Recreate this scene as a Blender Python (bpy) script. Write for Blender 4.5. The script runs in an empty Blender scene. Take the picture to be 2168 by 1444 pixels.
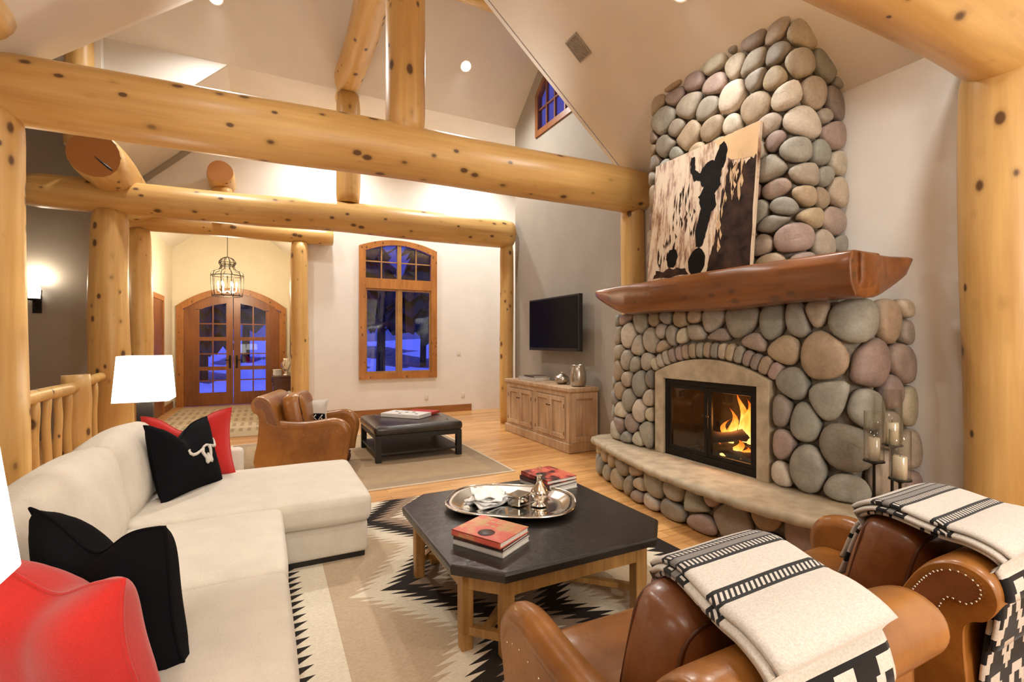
import bpy, bmesh, math, random
from mathutils import Vector, Matrix
PI = math.pi
C = bpy.context.scene.collection
SC = bpy.context.scene

# ------------------------------------------------------------------ camera, world, exposure, ceiling light plan
cam_data = bpy.data.cameras.new('camera')
cam_data.sensor_width = 36.0
cam_data.lens = 36.0 * 1024 / 2168
cam_data.clip_start = 0.02
cam = bpy.data.objects.new('camera', cam_data)
C.objects.link(cam)
cam.location = (0, 0, 1.5)
cam.rotation_euler = (PI / 2, 0, -math.radians(26.9))
SC.camera = cam
SC.view_settings.view_transform = 'Standard'
SC.view_settings.look = 'None'
SC.view_settings.gamma = 1
SC.view_settings.use_curve_mapping = False
SC.view_settings.exposure = 0.46
SC.cycles.use_denoising = True
SC.cycles.max_bounces = 7
SC.cycles.diffuse_bounces = 4
SC.cycles.glossy_bounces = 3
SC.cycles.transmission_bounces = 5
SC.cycles.transparent_max_bounces = 12
SC.cycles.caustics_reflective = False
SC.cycles.caustics_refractive = False
SC.cycles.sample_clamp_indirect = 6.0

w = bpy.data.worlds.new('dusk_sky')
SC.world = w
w.use_nodes = True
wn = w.node_tree.nodes['Background']
wn.inputs['Color'].default_value = (0.075, 0.11, 0.80, 1)
wn.inputs['Strength'].default_value = 0.40
snow_sun = bpy.data.lights.new('snow_fill', 'SUN'); snow_sun.energy = 2.3; snow_sun.color = (0.13, 0.17, 1.0); snow_sun.angle = 0.02  # added blue sun that brightens the snow outside, no known moon
snow_sun_o = bpy.data.objects.new('snow_fill', snow_sun); C.objects.link(snow_sun_o); snow_sun_o.rotation_euler = (math.radians(30), 0, math.radians(8))

WARM = (1.0, 0.98, 0.93)
CAN_POWER = 190.0

def slope_z(x):            # right-hand slope of the main ceiling
    return 3.48 + 0.84 * (4.1 - x)

def gable_z(y):            # back slope of the cross gable
    return 5.42 - 0.79 * (y - 7.95)

# (x, y, z, normal, power factor, cone) of every recessed downlight and added ceiling fill
S = 0.84 / math.hypot(1, 0.84); K = 1 / math.hypot(1, 0.84)
G = 0.79 / math.hypot(1, 0.79); GK = 1 / math.hypot(1, 0.79)
CANS = []
for yy in (-0.6, 1.2, 2.92):  # unseen spots added as even fill, except the downlight at the chimney
    CANS.append((3.03, yy, slope_z(3.03), (-S, 0, -K), 0.52))
    CANS.append((-0.55, yy, 4.77 + 0.83 * -0.55 - 0.0, (S, 0, -K), 0.26))
for xx in (-0.59, 2.87):
    CANS.append((xx, 7.30, gable_z(7.30), (0, -G, -GK), 1.35))
for xx in (1.0, 3.75):  # back wall wash, the spot near the window is added
    CANS.append((xx, 8.95, 5.42, (0, 0, -1), 1.15))
# ------------------------------------------------------------------ node helpers
def mat(name):
    m = bpy.data.materials.new(name)
    m.use_nodes = True
    nt = m.node_tree
    return m, nt, nt.nodes['Principled BSDF']

def N(nt, typ, **kw):
    n = nt.nodes.new(typ)
    for k, v in kw.items():
        if k.startswith('i_'):
            n.inputs[k[2:]].default_value = v
        else:
            setattr(n, k, v)
    return n

def L(nt, a, b):
    nt.links.new(a, b)

def math_(nt, op, a, b=None, c=None, clamp=False):
    n = nt.nodes.new('ShaderNodeMath'); n.operation = op; n.use_clamp = clamp
    for i, v in enumerate((a, b, c)):
        if v is None: continue
        if isinstance(v, (int, float)): n.inputs[i].default_value = v
        else: nt.links.new(v, n.inputs[i])
    return n.outputs[0]

def mixc(nt, f, a, b):
    n = nt.nodes.new('ShaderNodeMix'); n.data_type = 'RGBA'
    for sock, v in ((n.inputs[0], f), (n.inputs[6], a), (n.inputs[7], b)):
        if isinstance(v, (int, float)): sock.default_value = v
        elif isinstance(v, tuple): sock.default_value = (*v[:3], 1)
        else: nt.links.new(v, sock)
    return n.outputs[2]

def coords(nt, kind='Object', scale=(1, 1, 1)):
    t = nt.nodes.new('ShaderNodeTexCoord')
    mp = nt.nodes.new('ShaderNodeMapping')
    mp.inputs['Scale'].default_value = scale
    nt.links.new(t.outputs[kind], mp.inputs['Vector'])
    return mp.outputs['Vector']

def noise(nt, vec, scale, detail=3, rough=0.55):
    n = N(nt, 'ShaderNodeTexNoise', i_Scale=scale, i_Detail=detail, i_Roughness=rough)
    nt.links.new(vec, n.inputs['Vector'])
    return n.outputs['Fac']

def ramp(nt, fac, stops):
    r = nt.nodes.new('ShaderNodeValToRGB')
    el = r.color_ramp.elements
    while len(el) < len(stops): el.new(0.5)
    for e, (p, c) in zip(el, stops):
        e.position = p; e.color = (*c[:3], 1)
    nt.links.new(fac, r.inputs['Fac'])
    return r.outputs['Color']

def bump(nt, b, h, strength=0.2, dist=0.01):
    n = N(nt, 'ShaderNodeBump', i_Strength=strength, i_Distance=dist)
    nt.links.new(h, n.inputs['Height']); nt.links.new(n.outputs['Normal'], b.inputs['Normal'])

def plain(name, col, rough=0.6, metal=0.0, var=0.0, scale=20, bmp=0.0, coat=0.0, sheen=0.0, emit=None, es=0.0):
    m, nt, b = mat(name)
    b.inputs['Base Color'].default_value = (*col, 1)
    b.inputs['Roughness'].default_value = rough
    b.inputs['Metallic'].default_value = metal
    b.inputs['Coat Weight'].default_value = coat
    b.inputs['Sheen Weight'].default_value = sheen
    if var or bmp:
        f = noise(nt, coords(nt), scale)
        if var:
            lo = tuple(c * (1 - var) for c in col); hi = tuple(min(1, c * (1 + var)) for c in col)
            L(nt, ramp(nt, f, [(0.3, lo), (0.7, hi)]), b.inputs['Base Color'])
        if bmp: bump(nt, b, f, bmp)
    if emit:
        b.inputs['Emission Color'].default_value = (*emit, 1)
        b.inputs['Emission Strength'].default_value = es
    return m

def wood_mat(name, dark, light, rough=0.35, knots=True, scale=1.0, axis='z', coat=0.15, knotcol=(0.09, 0.035, 0.012)):
    m, nt, b = mat(name)
    st = {'x': (0.06, 1, 1), 'y': (1, 0.06, 1), 'z': (1, 1, 0.06)}[axis]
    v = coords(nt, 'Object', tuple(s * scale for s in st))
    f1 = noise(nt, v, 14, 5, 0.6)
    v2 = coords(nt, 'Object', tuple((0.35 if s == 0.06 else 1.0) * scale for s in st))
    f2 = noise(nt, v2, 2.6, 2, 0.5)
    f = math_(nt, 'ADD', math_(nt, 'MULTIPLY', f1, 0.55), math_(nt, 'MULTIPLY', f2, 0.45))
    col = ramp(nt, f, [(0.28, dark), (0.5, tuple((a + c) / 2 for a, c in zip(dark, light))), (0.66, light)])
    if knots:
        kv = coords(nt, 'Object', tuple((0.62 if s == 0.06 else 1.0) * scale for s in st))
        vo = N(nt, 'ShaderNodeTexVoronoi', i_Scale=7.0, i_Randomness=1.0)
        nt.links.new(kv, vo.inputs['Vector'])
        rs = nt.nodes.new('ShaderNodeSeparateColor'); L(nt, vo.outputs['Color'], rs.inputs[0])
        d = math_(nt, 'ADD', math_(nt, 'DIVIDE', vo.outputs['Distance'], math_(nt, 'ADD', 0.35, math_(nt, 'MULTIPLY', rs.outputs[0], 0.9))), math_(nt, 'MULTIPLY', f1, 0.09))
        halo = math_(nt, 'SMOOTHSTEP', d, 0.0, 0.0) if False else math_(nt, 'SUBTRACT', 1.0, math_(nt, 'MULTIPLY', math_(nt, 'SUBTRACT', d, 0.20), 6.0, clamp=True), clamp=True)
        core = math_(nt, 'SUBTRACT', 1.0, math_(nt, 'MULTIPLY', math_(nt, 'SUBTRACT', d, 0.175), 14.0, clamp=True), clamp=True)
        col = mixc(nt, math_(nt, 'MULTIPLY', halo, 0.35), col, tuple(c * 0.55 for c in dark))
        col = mixc(nt, math_(nt, 'MULTIPLY', core, 0.92), col, knotcol)
    L(nt, col, b.inputs['Base Color'])
    b.inputs['Roughness'].default_value = rough
    b.inputs['Coat Weight'].default_value = coat
    b.inputs['Coat Roughness'].default_value = 0.3
    bump(nt, b, f1, 0.12, 0.01)
    return m

MT = {}
MT['log'] = wood_mat('golden_pine_log', (0.50, 0.26, 0.065), (0.78, 0.51, 0.19), 0.42)
MT['log_far'] = MT['log']
def end_mat():
    m, nt, b = mat('log_end_grain')
    v = coords(nt)
    sp = N(nt, 'ShaderNodeSeparateXYZ'); L(nt, v, sp.inputs[0])
    r = math_(nt, 'SQRT', math_(nt, 'ADD', math_(nt, 'MULTIPLY', sp.outputs[0], sp.outputs[0]), math_(nt, 'MULTIPLY', sp.outputs[1], sp.outputs[1])))
    r = math_(nt, 'ADD', r, math_(nt, 'MULTIPLY', noise(nt, v, 9), 0.03))
    s = math_(nt, 'FRACT', math_(nt, 'MULTIPLY', r, 55))
    L(nt, mixc(nt, s, (0.36, 0.135, 0.022), (0.46, 0.19, 0.038)), b.inputs['Base Color'])
    b.inputs['Roughness'].default_value = 0.5
    return m
MT['log_end'] = end_mat()
MT['mantel'] = wood_mat('mantel_wood', (0.085, 0.024, 0.006), (0.31, 0.105, 0.022), 0.30, True, 1.3, 'y', 0.4)
MT['door'] = wood_mat('door_wood', (0.15, 0.045, 0.009), (0.32, 0.11, 0.022), 0.38, False, 1.5, 'z', 0.2)
MT['frame'] = wood_mat('window_wood', (0.30, 0.105, 0.018), (0.52, 0.21, 0.045), 0.4, True, 1.8, 'z', 0.2)
MT['base'] = wood_mat('baseboard_wood', (0.22, 0.085, 0.022), (0.36, 0.15, 0.040), 0.4, False, 2, 'x', 0.1)
MT['cabinet'] = wood_mat('weathered_pine', (0.36, 0.22, 0.12), (0.66, 0.47, 0.30), 0.62, False, 2.6, 'z', 0.0)
MT['darkwood'] = wood_mat('dark_walnut', (0.045, 0.014, 0.006), (0.12, 0.036, 0.012), 0.35, False, 2.5, 'x', 0.2)
MT['tableleg'] = wood_mat('table_oak', (0.24, 0.11, 0.026), (0.52, 0.28, 0.085), 0.42, False, 3.5, 'z', 0.15)
MT['wall'] = plain('white_plaster', (0.80, 0.765, 0.72), 0.75, 0, 0.03, 3, 0.03)
MT['ceiling'] = plain('ceiling_plaster', (0.77, 0.71, 0.635), 0.8, 0, 0.03, 2.5, 0.03)
MT['hall'] = plain('cream_plaster', (0.84, 0.76, 0.60), 0.75, 0, 0.03, 3, 0.03)
MT['grey'] = plain('taupe_plaster', (0.37, 0.33, 0.28), 0.75, 0, 0.04, 3, 0.03)
def floor_mat():
    m, nt, b = mat('oak_floor_boards')
    v = coords(nt)
    br = N(nt, 'ShaderNodeTexBrick', i_Scale=1.0)
    br.offset = 0.37; br.inputs['Brick Width'].default_value = 1.7; br.inputs['Row Height'].default_value = 0.115
    br.inputs['Mortar Size'].default_value = 0.0016
    br.inputs['Color1'].default_value = (0.62, 0.33, 0.115, 1); br.inputs['Color2'].default_value = (0.78, 0.46, 0.19, 1)
    br.inputs['Mortar'].default_value = (0.17, 0.07, 0.02, 1)
    L(nt, v, br.inputs['Vector'])
    g = noise(nt, coords(nt, 'Object', (0.7, 11, 1)), 3.2, 5, 0.65)
    g2 = noise(nt, coords(nt, 'Object', (0.8, 4, 1)), 1.4, 2)
    f = math_(nt, 'ADD', math_(nt, 'MULTIPLY', g, 0.6), math_(nt, 'MULTIPLY', g2, 0.4))
    grain = ramp(nt, f, [(0.33, (0.56, 0.44, 0.34)), (0.6, (1.12, 1.08, 1.0))])
    mx = nt.nodes.new('ShaderNodeMix'); mx.data_type = 'RGBA'; mx.blend_type = 'MULTIPLY'; mx.inputs[0].default_value = 0.85
    L(nt, br.outputs['Color'], mx.inputs[6]); L(nt, grain, mx.inputs[7])
    L(nt, mx.outputs[2], b.inputs['Base Color'])
    b.inputs['Roughness'].default_value = 0.33
    b.inputs['Coat Weight'].default_value = 0.25; b.inputs['Coat Roughness'].default_value = 0.22
    bump(nt, b, f, 0.06, 0.01)
    return m
MT['floor'] = floor_mat()
def leather_mat(name, dark, light, rough=0.34):
    m, nt, b = mat(name)
    v = coords(nt)
    f = noise(nt, v, 3.0, 4, 0.6)
    L(nt, ramp(nt, f, [(0.32, dark), (0.68, light)]), b.inputs['Base Color'])
    b.inputs['Roughness'].default_value = rough
    b.inputs['Coat Weight'].default_value = 0.4; b.inputs['Coat Roughness'].default_value = 0.22
    h = noise(nt, v, 11.0, 4, 0.6); bump(nt, b, h, 0.22, 0.02)
    return m
MT['leather'] = leather_mat('caramel_leather', (0.19, 0.064, 0.009), (0.39, 0.155, 0.028))
MT['leather_dark'] = leather_mat('cushion_leather', (0.13, 0.040, 0.012), (0.25, 0.088, 0.027), 0.38)
MT['piping'] = plain('leather_piping', (0.09, 0.026, 0.008), 0.45)
MT['black_leather'] = leather_mat('black_leather', (0.012, 0.009, 0.008), (0.030, 0.023, 0.019), 0.33)
MT['nail'] = plain('nickel_nails', (0.75, 0.70, 0.62), 0.25, 1.0)
def fabric_mat(name, col, var=0.10, scale=260, rough=0.9, bstr=0.25, sheen=0.1):
    m, nt, b = mat(name)
    v = coords(nt)
    f = noise(nt, v, scale, 2, 0.7); f2 = noise(nt, v, 7, 2)
    ff = math_(nt, 'ADD', math_(nt, 'MULTIPLY', f, 0.65), math_(nt, 'MULTIPLY', f2, 0.35))
    L(nt, ramp(nt, ff, [(0.3, tuple(c * (1 - var) for c in col)), (0.7, tuple(min(1, c * (1 + var)) for c in col))]), b.inputs['Base Color'])
    b.inputs['Roughness'].default_value = rough
    b.inputs['Sheen Weight'].default_value = sheen
    b.inputs['Specular IOR Level'].default_value = 0.2
    bump(nt, b, f, bstr, 0.004)
    return m
MT['linen'] = fabric_mat('oatmeal_linen', (0.63, 0.565, 0.475), 0.13)
MT['red'] = fabric_mat('red_wool', (0.50, 0.022, 0.018), 0.14, 180, sheen=0.25)
MT['black'] = fabric_mat('black_wool', (0.0045, 0.0045, 0.006), 0.25, 180, sheen=0.0)
MT['black'].node_tree.nodes['Principled BSDF'].inputs['Specular IOR Level'].default_value = 0.1
MT['embroidery'] = fabric_mat('pale_embroidery', (0.62, 0.57, 0.50), 0.12, 300)
MT['black_top'] = leather_mat('ebonised_top', (0.010, 0.008, 0.0065), (0.024, 0.018, 0.015), 0.30)
MT['black_top'].node_tree.nodes['Principled BSDF'].inputs['Coat Weight'].default_value = 0.15
MT['iron'] = plain('black_iron', (0.018, 0.015, 0.013), 0.45, 0.7, 0.2, 30, 0.08)
MT['bronze'] = plain('dark_bronze', (0.055, 0.040, 0.028), 0.4, 0.8)
MT['blackpaint'] = plain('black_plinth', (0.008, 0.007, 0.006), 0.5)
MT['silver'] = plain('polished_silver', (0.80, 0.77, 0.71), 0.13, 1.0)
MT['pewter'] = plain('brushed_pewter', (0.52, 0.48, 0.42), 0.28, 1.0)
MT['candle'] = plain('ivory_wax', (0.82, 0.72, 0.55), 0.45, 0, 0.02, 8)
MT['paper'] = plain('paper_pages', (0.80, 0.76, 0.68), 0.7, 0, 0.06, 60)
MT['screen'] = plain('dark_screen', (0.001, 0.001, 0.001), 0.22)
MT['screen'].node_tree.nodes['Principled BSDF'].inputs['Specular IOR Level'].default_value = 0.12
MT['plastic'] = plain('black_plastic', (0.012, 0.012, 0.012), 0.4)
MT['switch'] = plain('ivory_plastic', (0.72, 0.67, 0.58), 0.4)
MT['vent'] = plain('vent_paint', (0.33, 0.28, 0.23), 0.6)
MT['white'] = plain('white_card', (0.84, 0.82, 0.79), 0.55)
MT['redcard'] = plain('red_card', (0.55, 0.05, 0.04), 0.45)
MT['limestone'] = plain('tan_limestone', (0.42, 0.335, 0.225), 0.72, 0, 0.22, 9, 0.25)
MT['mortar'] = plain('stone_mortar', (0.27, 0.225, 0.17), 0.9, 0, 0.25, 30, 0.4)
MT['soot'] = plain('sooty_firebrick', (0.020, 0.015, 0.011), 0.9, 0, 0.4, 12, 0.2)
def stone_mat():
    m, nt, b = mat('river_stone')
    a = N(nt, 'ShaderNodeVertexColor', layer_name='stone')
    v = coords(nt)
    f = noise(nt, v, 9, 5, 0.65); f2 = noise(nt, v, 60, 3)
    g = ramp(nt, math_(nt, 'ADD', math_(nt, 'MULTIPLY', f, 0.7), math_(nt, 'MULTIPLY', f2, 0.3)), [(0.3, (0.66, 0.64, 0.62)), (0.7, (1.22, 1.2, 1.16))])
    mx = nt.nodes.new('ShaderNodeMix'); mx.data_type = 'RGBA'; mx.blend_type = 'MULTIPLY'; mx.inputs[0].default_value = 1
    L(nt, a.outputs['Color'], mx.inputs[6]); L(nt, g, mx.inputs[7])
    L(nt, mx.outputs[2], b.inputs['Base Color'])
    b.inputs['Roughness'].default_value = 0.6
    bump(nt, b, f2, 0.18, 0.01)
    return m
MT['stone'] = stone_mat()
def glass_mat(name, tint=(1, 1, 1), refl=0.08):
    m = bpy.data.materials.new(name); m.use_nodes = True
    nt = m.node_tree; nt.nodes.clear()
    out = nt.nodes.new('ShaderNodeOutputMaterial')
    tr = N(nt, 'ShaderNodeBsdfTransparent'); tr.inputs[0].default_value = (*tint, 1)
    gl = N(nt, 'ShaderNodeBsdfGlossy'); gl.inputs['Roughness'].default_value = 0.02
    fr = N(nt, 'ShaderNodeLayerWeight'); fr.inputs[0].default_value = 0.5
    fz = math_(nt, 'ADD', math_(nt, 'MULTIPLY', math_(nt, 'POWER', fr.outputs['Facing'], 5.0), 0.9), 0.05, clamp=True)
    mx = nt.nodes.new('ShaderNodeMixShader')
    L(nt, fz, mx.inputs[0]); L(nt, tr.outputs[0], mx.inputs[1]); L(nt, gl.outputs[0], mx.inputs[2])
    L(nt, mx.outputs[0], out.inputs[0])
    return m
MT['glass'] = glass_mat('window_glass', (0.92, 0.94, 0.97))
MT['fireglass'] = glass_mat('smoked_fire_glass', (0.72, 0.68, 0.64))
MT['clear'] = glass_mat('clear_glass', (0.95, 0.95, 0.93))
def shade_mat():
    m, nt, b = mat('lit_lampshade')
    b.inputs['Base Color'].default_value = (0.9, 0.85, 0.75, 1)
    b.inputs['Emission Color'].default_value = (1.0, 0.93, 0.82, 1)
    b.inputs['Emission Strength'].default_value = 2.6
    return m
MT['shade'] = shade_mat()
MT['bulb'] = plain('lit_bulb', (1, 0.9, 0.7), 0.4, emit=(1.0, 0.82, 0.5), es=22)
MT['lens'] = plain('downlight_lens', (1, 1, 0.95), 0.4, emit=(1.0, 0.9, 0.72), es=16)
MT['trimwhite'] = plain('white_trim_ring', (0.75, 0.68, 0.58), 0.5)
MT['snow'] = plain('snow', (0.80, 0.84, 0.92), 0.8, 0, 0.05, 2, 0.1)
MT['bark'] = plain('dark_bark', (0.022, 0.017, 0.016), 0.9, 0, 0.3, 12, 0.3)
MT['needles'] = plain('dark_needles', (0.010, 0.016, 0.014), 0.9, 0, 0.3, 9)
# ------------------------------------------------------------------ mesh helpers
class MB:
    def __init__(s):
        s.v = []; s.f = []; s.m = []; s.uv = None; s.col = None; s.smooth = []
    def add(s, vs, fs, mi=0, smooth=True):
        o = len(s.v)
        s.v += [tuple(p) for p in vs]
        for f in fs:
            s.f.append([i + o for i in f]); s.m.append(mi); s.smooth.append(smooth)
        return o
    def box(s, x0, x1, y0, y1, z0, z1, mi=0):
        if x0 > x1: x0, x1 = x1, x0
        if y0 > y1: y0, y1 = y1, y0
        if z0 > z1: z0, z1 = z1, z0
        s.nb = getattr(s, 'nb', -1) + 1; e = 0.00022 * (s.nb % 9)      # hairline steps keep abutting boards from sharing a face
        if min(x1 - x0, y1 - y0, z1 - z0) > 0.006: x0 += e; x1 -= e; y0 += e; y1 -= e; z0 += e; z1 -= e
        s.add([(x0, y0, z0), (x1, y0, z0), (x1, y1, z0), (x0, y1, z0), (x0, y0, z1), (x1, y0, z1), (x1, y1, z1), (x0, y1, z1)],
              [(0, 3, 2, 1), (4, 5, 6, 7), (0, 1, 5, 4), (1, 2, 6, 5), (2, 3, 7, 6), (3, 0, 4, 7)], mi, False)
    def loft(s, rings, mi=0, cap=True, closed=True, smooth=True, capmi=None):
        n = len(rings[0]); vs = [p for r in rings for p in r]; fs = []
        for i in range(len(rings) - 1):
            for j in range(n if closed else n - 1):
                a = i * n + j; b = i * n + (j + 1) % n
                fs.append((a, b, b + n, a + n))
        o = s.add(vs, fs, mi, smooth)
        if cap:
            cm = mi if capmi is None else capmi
            s.f.append([o + j for j in reversed(range(n))]); s.m.append(cm); s.smooth.append(False)
            e = o + (len(rings) - 1) * n
            s.f.append([e + j for j in range(n)]); s.m.append(cm); s.smooth.append(False)
    def tube(s, pts, r, n=10, mi=0, cap=True, squash=1.0):
        pts = [Vector(p) for p in pts]
        rs = r if isinstance(r, (list, tuple)) else [r] * len(pts)
        rings = []; up = None
        for i, p in enumerate(pts):
            t = (pts[min(i + 1, len(pts) - 1)] - pts[max(i - 1, 0)]).normalized()
            if up is None:
                up = t.orthogonal().normalized()
            up = (up - t * up.dot(t)).normalized()
            sd = t.cross(up)
            rings.append([p + (up * math.cos(2 * PI * k / n) + sd * math.sin(2 * PI * k / n) * squash) * rs[i] for k in range(n)])
        s.loft(rings, mi, cap)
    def lathe(s, prof, n=24, mi=0, c=(0, 0, 0), cap=True):
        s.loft([[(c[0] + r * math.cos(2 * PI * k / n), c[1] + r * math.sin(2 * PI * k / n), c[2] + z) for k in range(n)] for r, z in prof], mi, cap)
    def sphere(s, c, r, n=10, sz=1.0, mi=0):
        s.lathe([(max(1e-4, r * math.sin(PI * i / 6)), -r * sz * math.cos(PI * i / 6)) for i in range(7)], n, mi, c)
    def prism(s, pts, d, mi=0, smooth=False):
        d = Vector(d); a = [Vector(p) for p in pts]
        s.loft([a, [p + d for p in a]], mi, True, True, smooth)
    def strip(s, xs, lo, hi, y0, y1, mi=0, axis='y'):
        # solid between curves lo(x) and hi(x), thickness y0..y1
        rings = []
        for x in xs:
            a, b = lo(x), hi(x)
            q = [(x, y0, a), (x, y1, a), (x, y1, b), (x, y0, b)]
            if axis == 'x': q = [(p[1], p[0], p[2]) for p in q]
            rings.append(q)
        s.loft(rings, mi, True, True, False)
    def rbox(s, c, size, r=0.03, n=6, bulge=(0, 0, 0), mi=0, rot=None, wob=0.0, seed=0):
        # rounded, optionally pillowy block
        hx, hy, hz = (v / 2 for v in size); r = min(r, hx, hy, hz)
        rnd = random.Random(seed); ph = [rnd.random() * 6 for _ in range(6)]
        idx = {}; vs = []; fs = []
        def axis_pts(h):
            k = [-h, -h + r * 0.3, -h + r] ; inner = [(-h + r) + (2 * (h - r)) * i / n for i in range(1, n)]
            return k + inner + [h - r, h - r * 0.3, h]
        X, Y, Z = axis_pts(hx), axis_pts(hy), axis_pts(hz)
        nx, ny, nz = len(X), len(Y), len(Z)
        def vid(i, j, k):
            if (i, j, k) in idx: return idx[(i, j, k)]
            p = Vector((X[i], Y[j], Z[k]))
            q = Vector((max(-hx + r, min(hx - r, p.x)), max(-hy + r, min(hy - r, p.y)), max(-hz + r, min(hz - r, p.z))))
            d = p - q
            if d.length > 1e-9: p = q + d.normalized() * r
            ex, ey, ez = 1 - (p.x / hx) ** 2, 1 - (p.y / hy) ** 2, 1 - (p.z / hz) ** 2
            ex, ey, ez = max(ex, 0) ** .6, max(ey, 0) ** .6, max(ez, 0) ** .6
            p.x += bulge[0] * ey * ez * (p.x / hx); p.y += bulge[1] * ex * ez * (p.y / hy); p.z += bulge[2] * ex * ey * (p.z / hz)
            if wob:
                p += wob * Vector((math.sin(7 * p.y + ph[0]) * math.sin(6 * p.z + ph[1]), math.sin(6 * p.x + ph[2]) * math.sin(7 * p.z + ph[3]), math.sin(8 * p.x + ph[4]) * math.sin(5 * p.y + ph[5])))
            if rot: p = rot @ p
            idx[(i, j, k)] = len(vs); vs.append(p + Vector(c)); return idx[(i, j, k)]
        for k in (0, nz - 1):
            for i in range(nx - 1):
                for j in range(ny - 1):
                    f = (vid(i, j, k), vid(i, j + 1, k), vid(i + 1, j + 1, k), vid(i + 1, j, k)); fs.append(f if k == 0 else f[::-1])
        for j in (0, ny - 1):
            for i in range(nx - 1):
                for k in range(nz - 1):
                    f = (vid(i, j, k), vid(i + 1, j, k), vid(i + 1, j, k + 1), vid(i, j, k + 1)); fs.append(f if j == 0 else f[::-1])
        for i in (0, nx - 1):
            for j in range(ny - 1):
                for k in range(nz - 1):
                    f = (vid(i, j, k), vid(i, j, k + 1), vid(i, j + 1, k + 1), vid(i, j + 1, k)); fs.append(f if i == 0 else f[::-1])
        s.add(vs, fs, mi, True)
    def build(s, name, mats, parent=None, loc=None, rotz=0, bevel=0, fix=True):
        me = bpy.data.meshes.new(name)
        me.from_pydata([tuple(p) for p in s.v], [], s.f)
        if not isinstance(mats, (list, tuple)): mats = [mats]
        for m in mats: me.materials.append(MT[m] if isinstance(m, str) else m)
        me.polygons.foreach_set('material_index', s.m)
        me.polygons.foreach_set('use_smooth', s.smooth)
        if s.uv:
            ul = me.uv_layers.new(name='pattern')
            for lp in me.loops: ul.data[lp.index].uv = s.uv[lp.vertex_index]
        if s.col:
            ca = me.color_attributes.new('stone', 'FLOAT_COLOR', 'POINT')
            for i, c in enumerate(s.col): ca.data[i].color = (*c, 1)
        if fix:
            bm = bmesh.new(); bm.from_mesh(me); bmesh.ops.recalc_face_normals(bm, faces=bm.faces); bm.to_mesh(me); bm.free()
        me.update()
        o = bpy.data.objects.new(name, me); C.objects.link(o)
        if parent: o.parent = parent
        if loc: o.location = loc
        if rotz: o.rotation_euler = (0, 0, rotz)
        if bevel:
            b = o.modifiers.new('bevel', 'BEVEL'); b.width = bevel; b.segments = 2; b.limit_method = 'ANGLE'
        return o

def tag(o, label, cat, group=None, kind=None):
    o['label'] = label; o['category'] = cat
    if group: o['group'] = group
    if kind: o['kind'] = kind
    return o

def thing(name, label, cat, loc=(0, 0, 0), rotz=0, group=None):
    o = bpy.data.objects.new(name, None); C.objects.link(o)
    o.empty_display_size = 0.1
    o.location = loc; o.rotation_euler = (0, 0, rotz)
    return tag(o, label, cat, group)

def struct(name, mb, mats, label=None, parent=None, **kw):
    o = mb.build(name, mats, parent, **kw); o['kind'] = 'structure'
    if label: o['label'] = label
    return o

def copy_tree(o, parent=None):
    c = o.copy(); C.objects.link(c)
    if parent: c.parent = parent
    for ch in list(o.children): copy_tree(ch, c)
    return c
def one(mats_fn, name, mats, parent=None, **kw):
    b = MB(); mats_fn(b); return b.build(name, mats, parent, **kw)
def boxpart(name, m, parent, *args, bevel=0.004):
    b = MB(); b.box(*args); return b.build(name, m, parent, bevel=bevel)
def rpart(name, m, parent, c, size, **kw):
    b = MB(); b.rbox(c, size, **kw); return b.build(name, m, parent)
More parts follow.
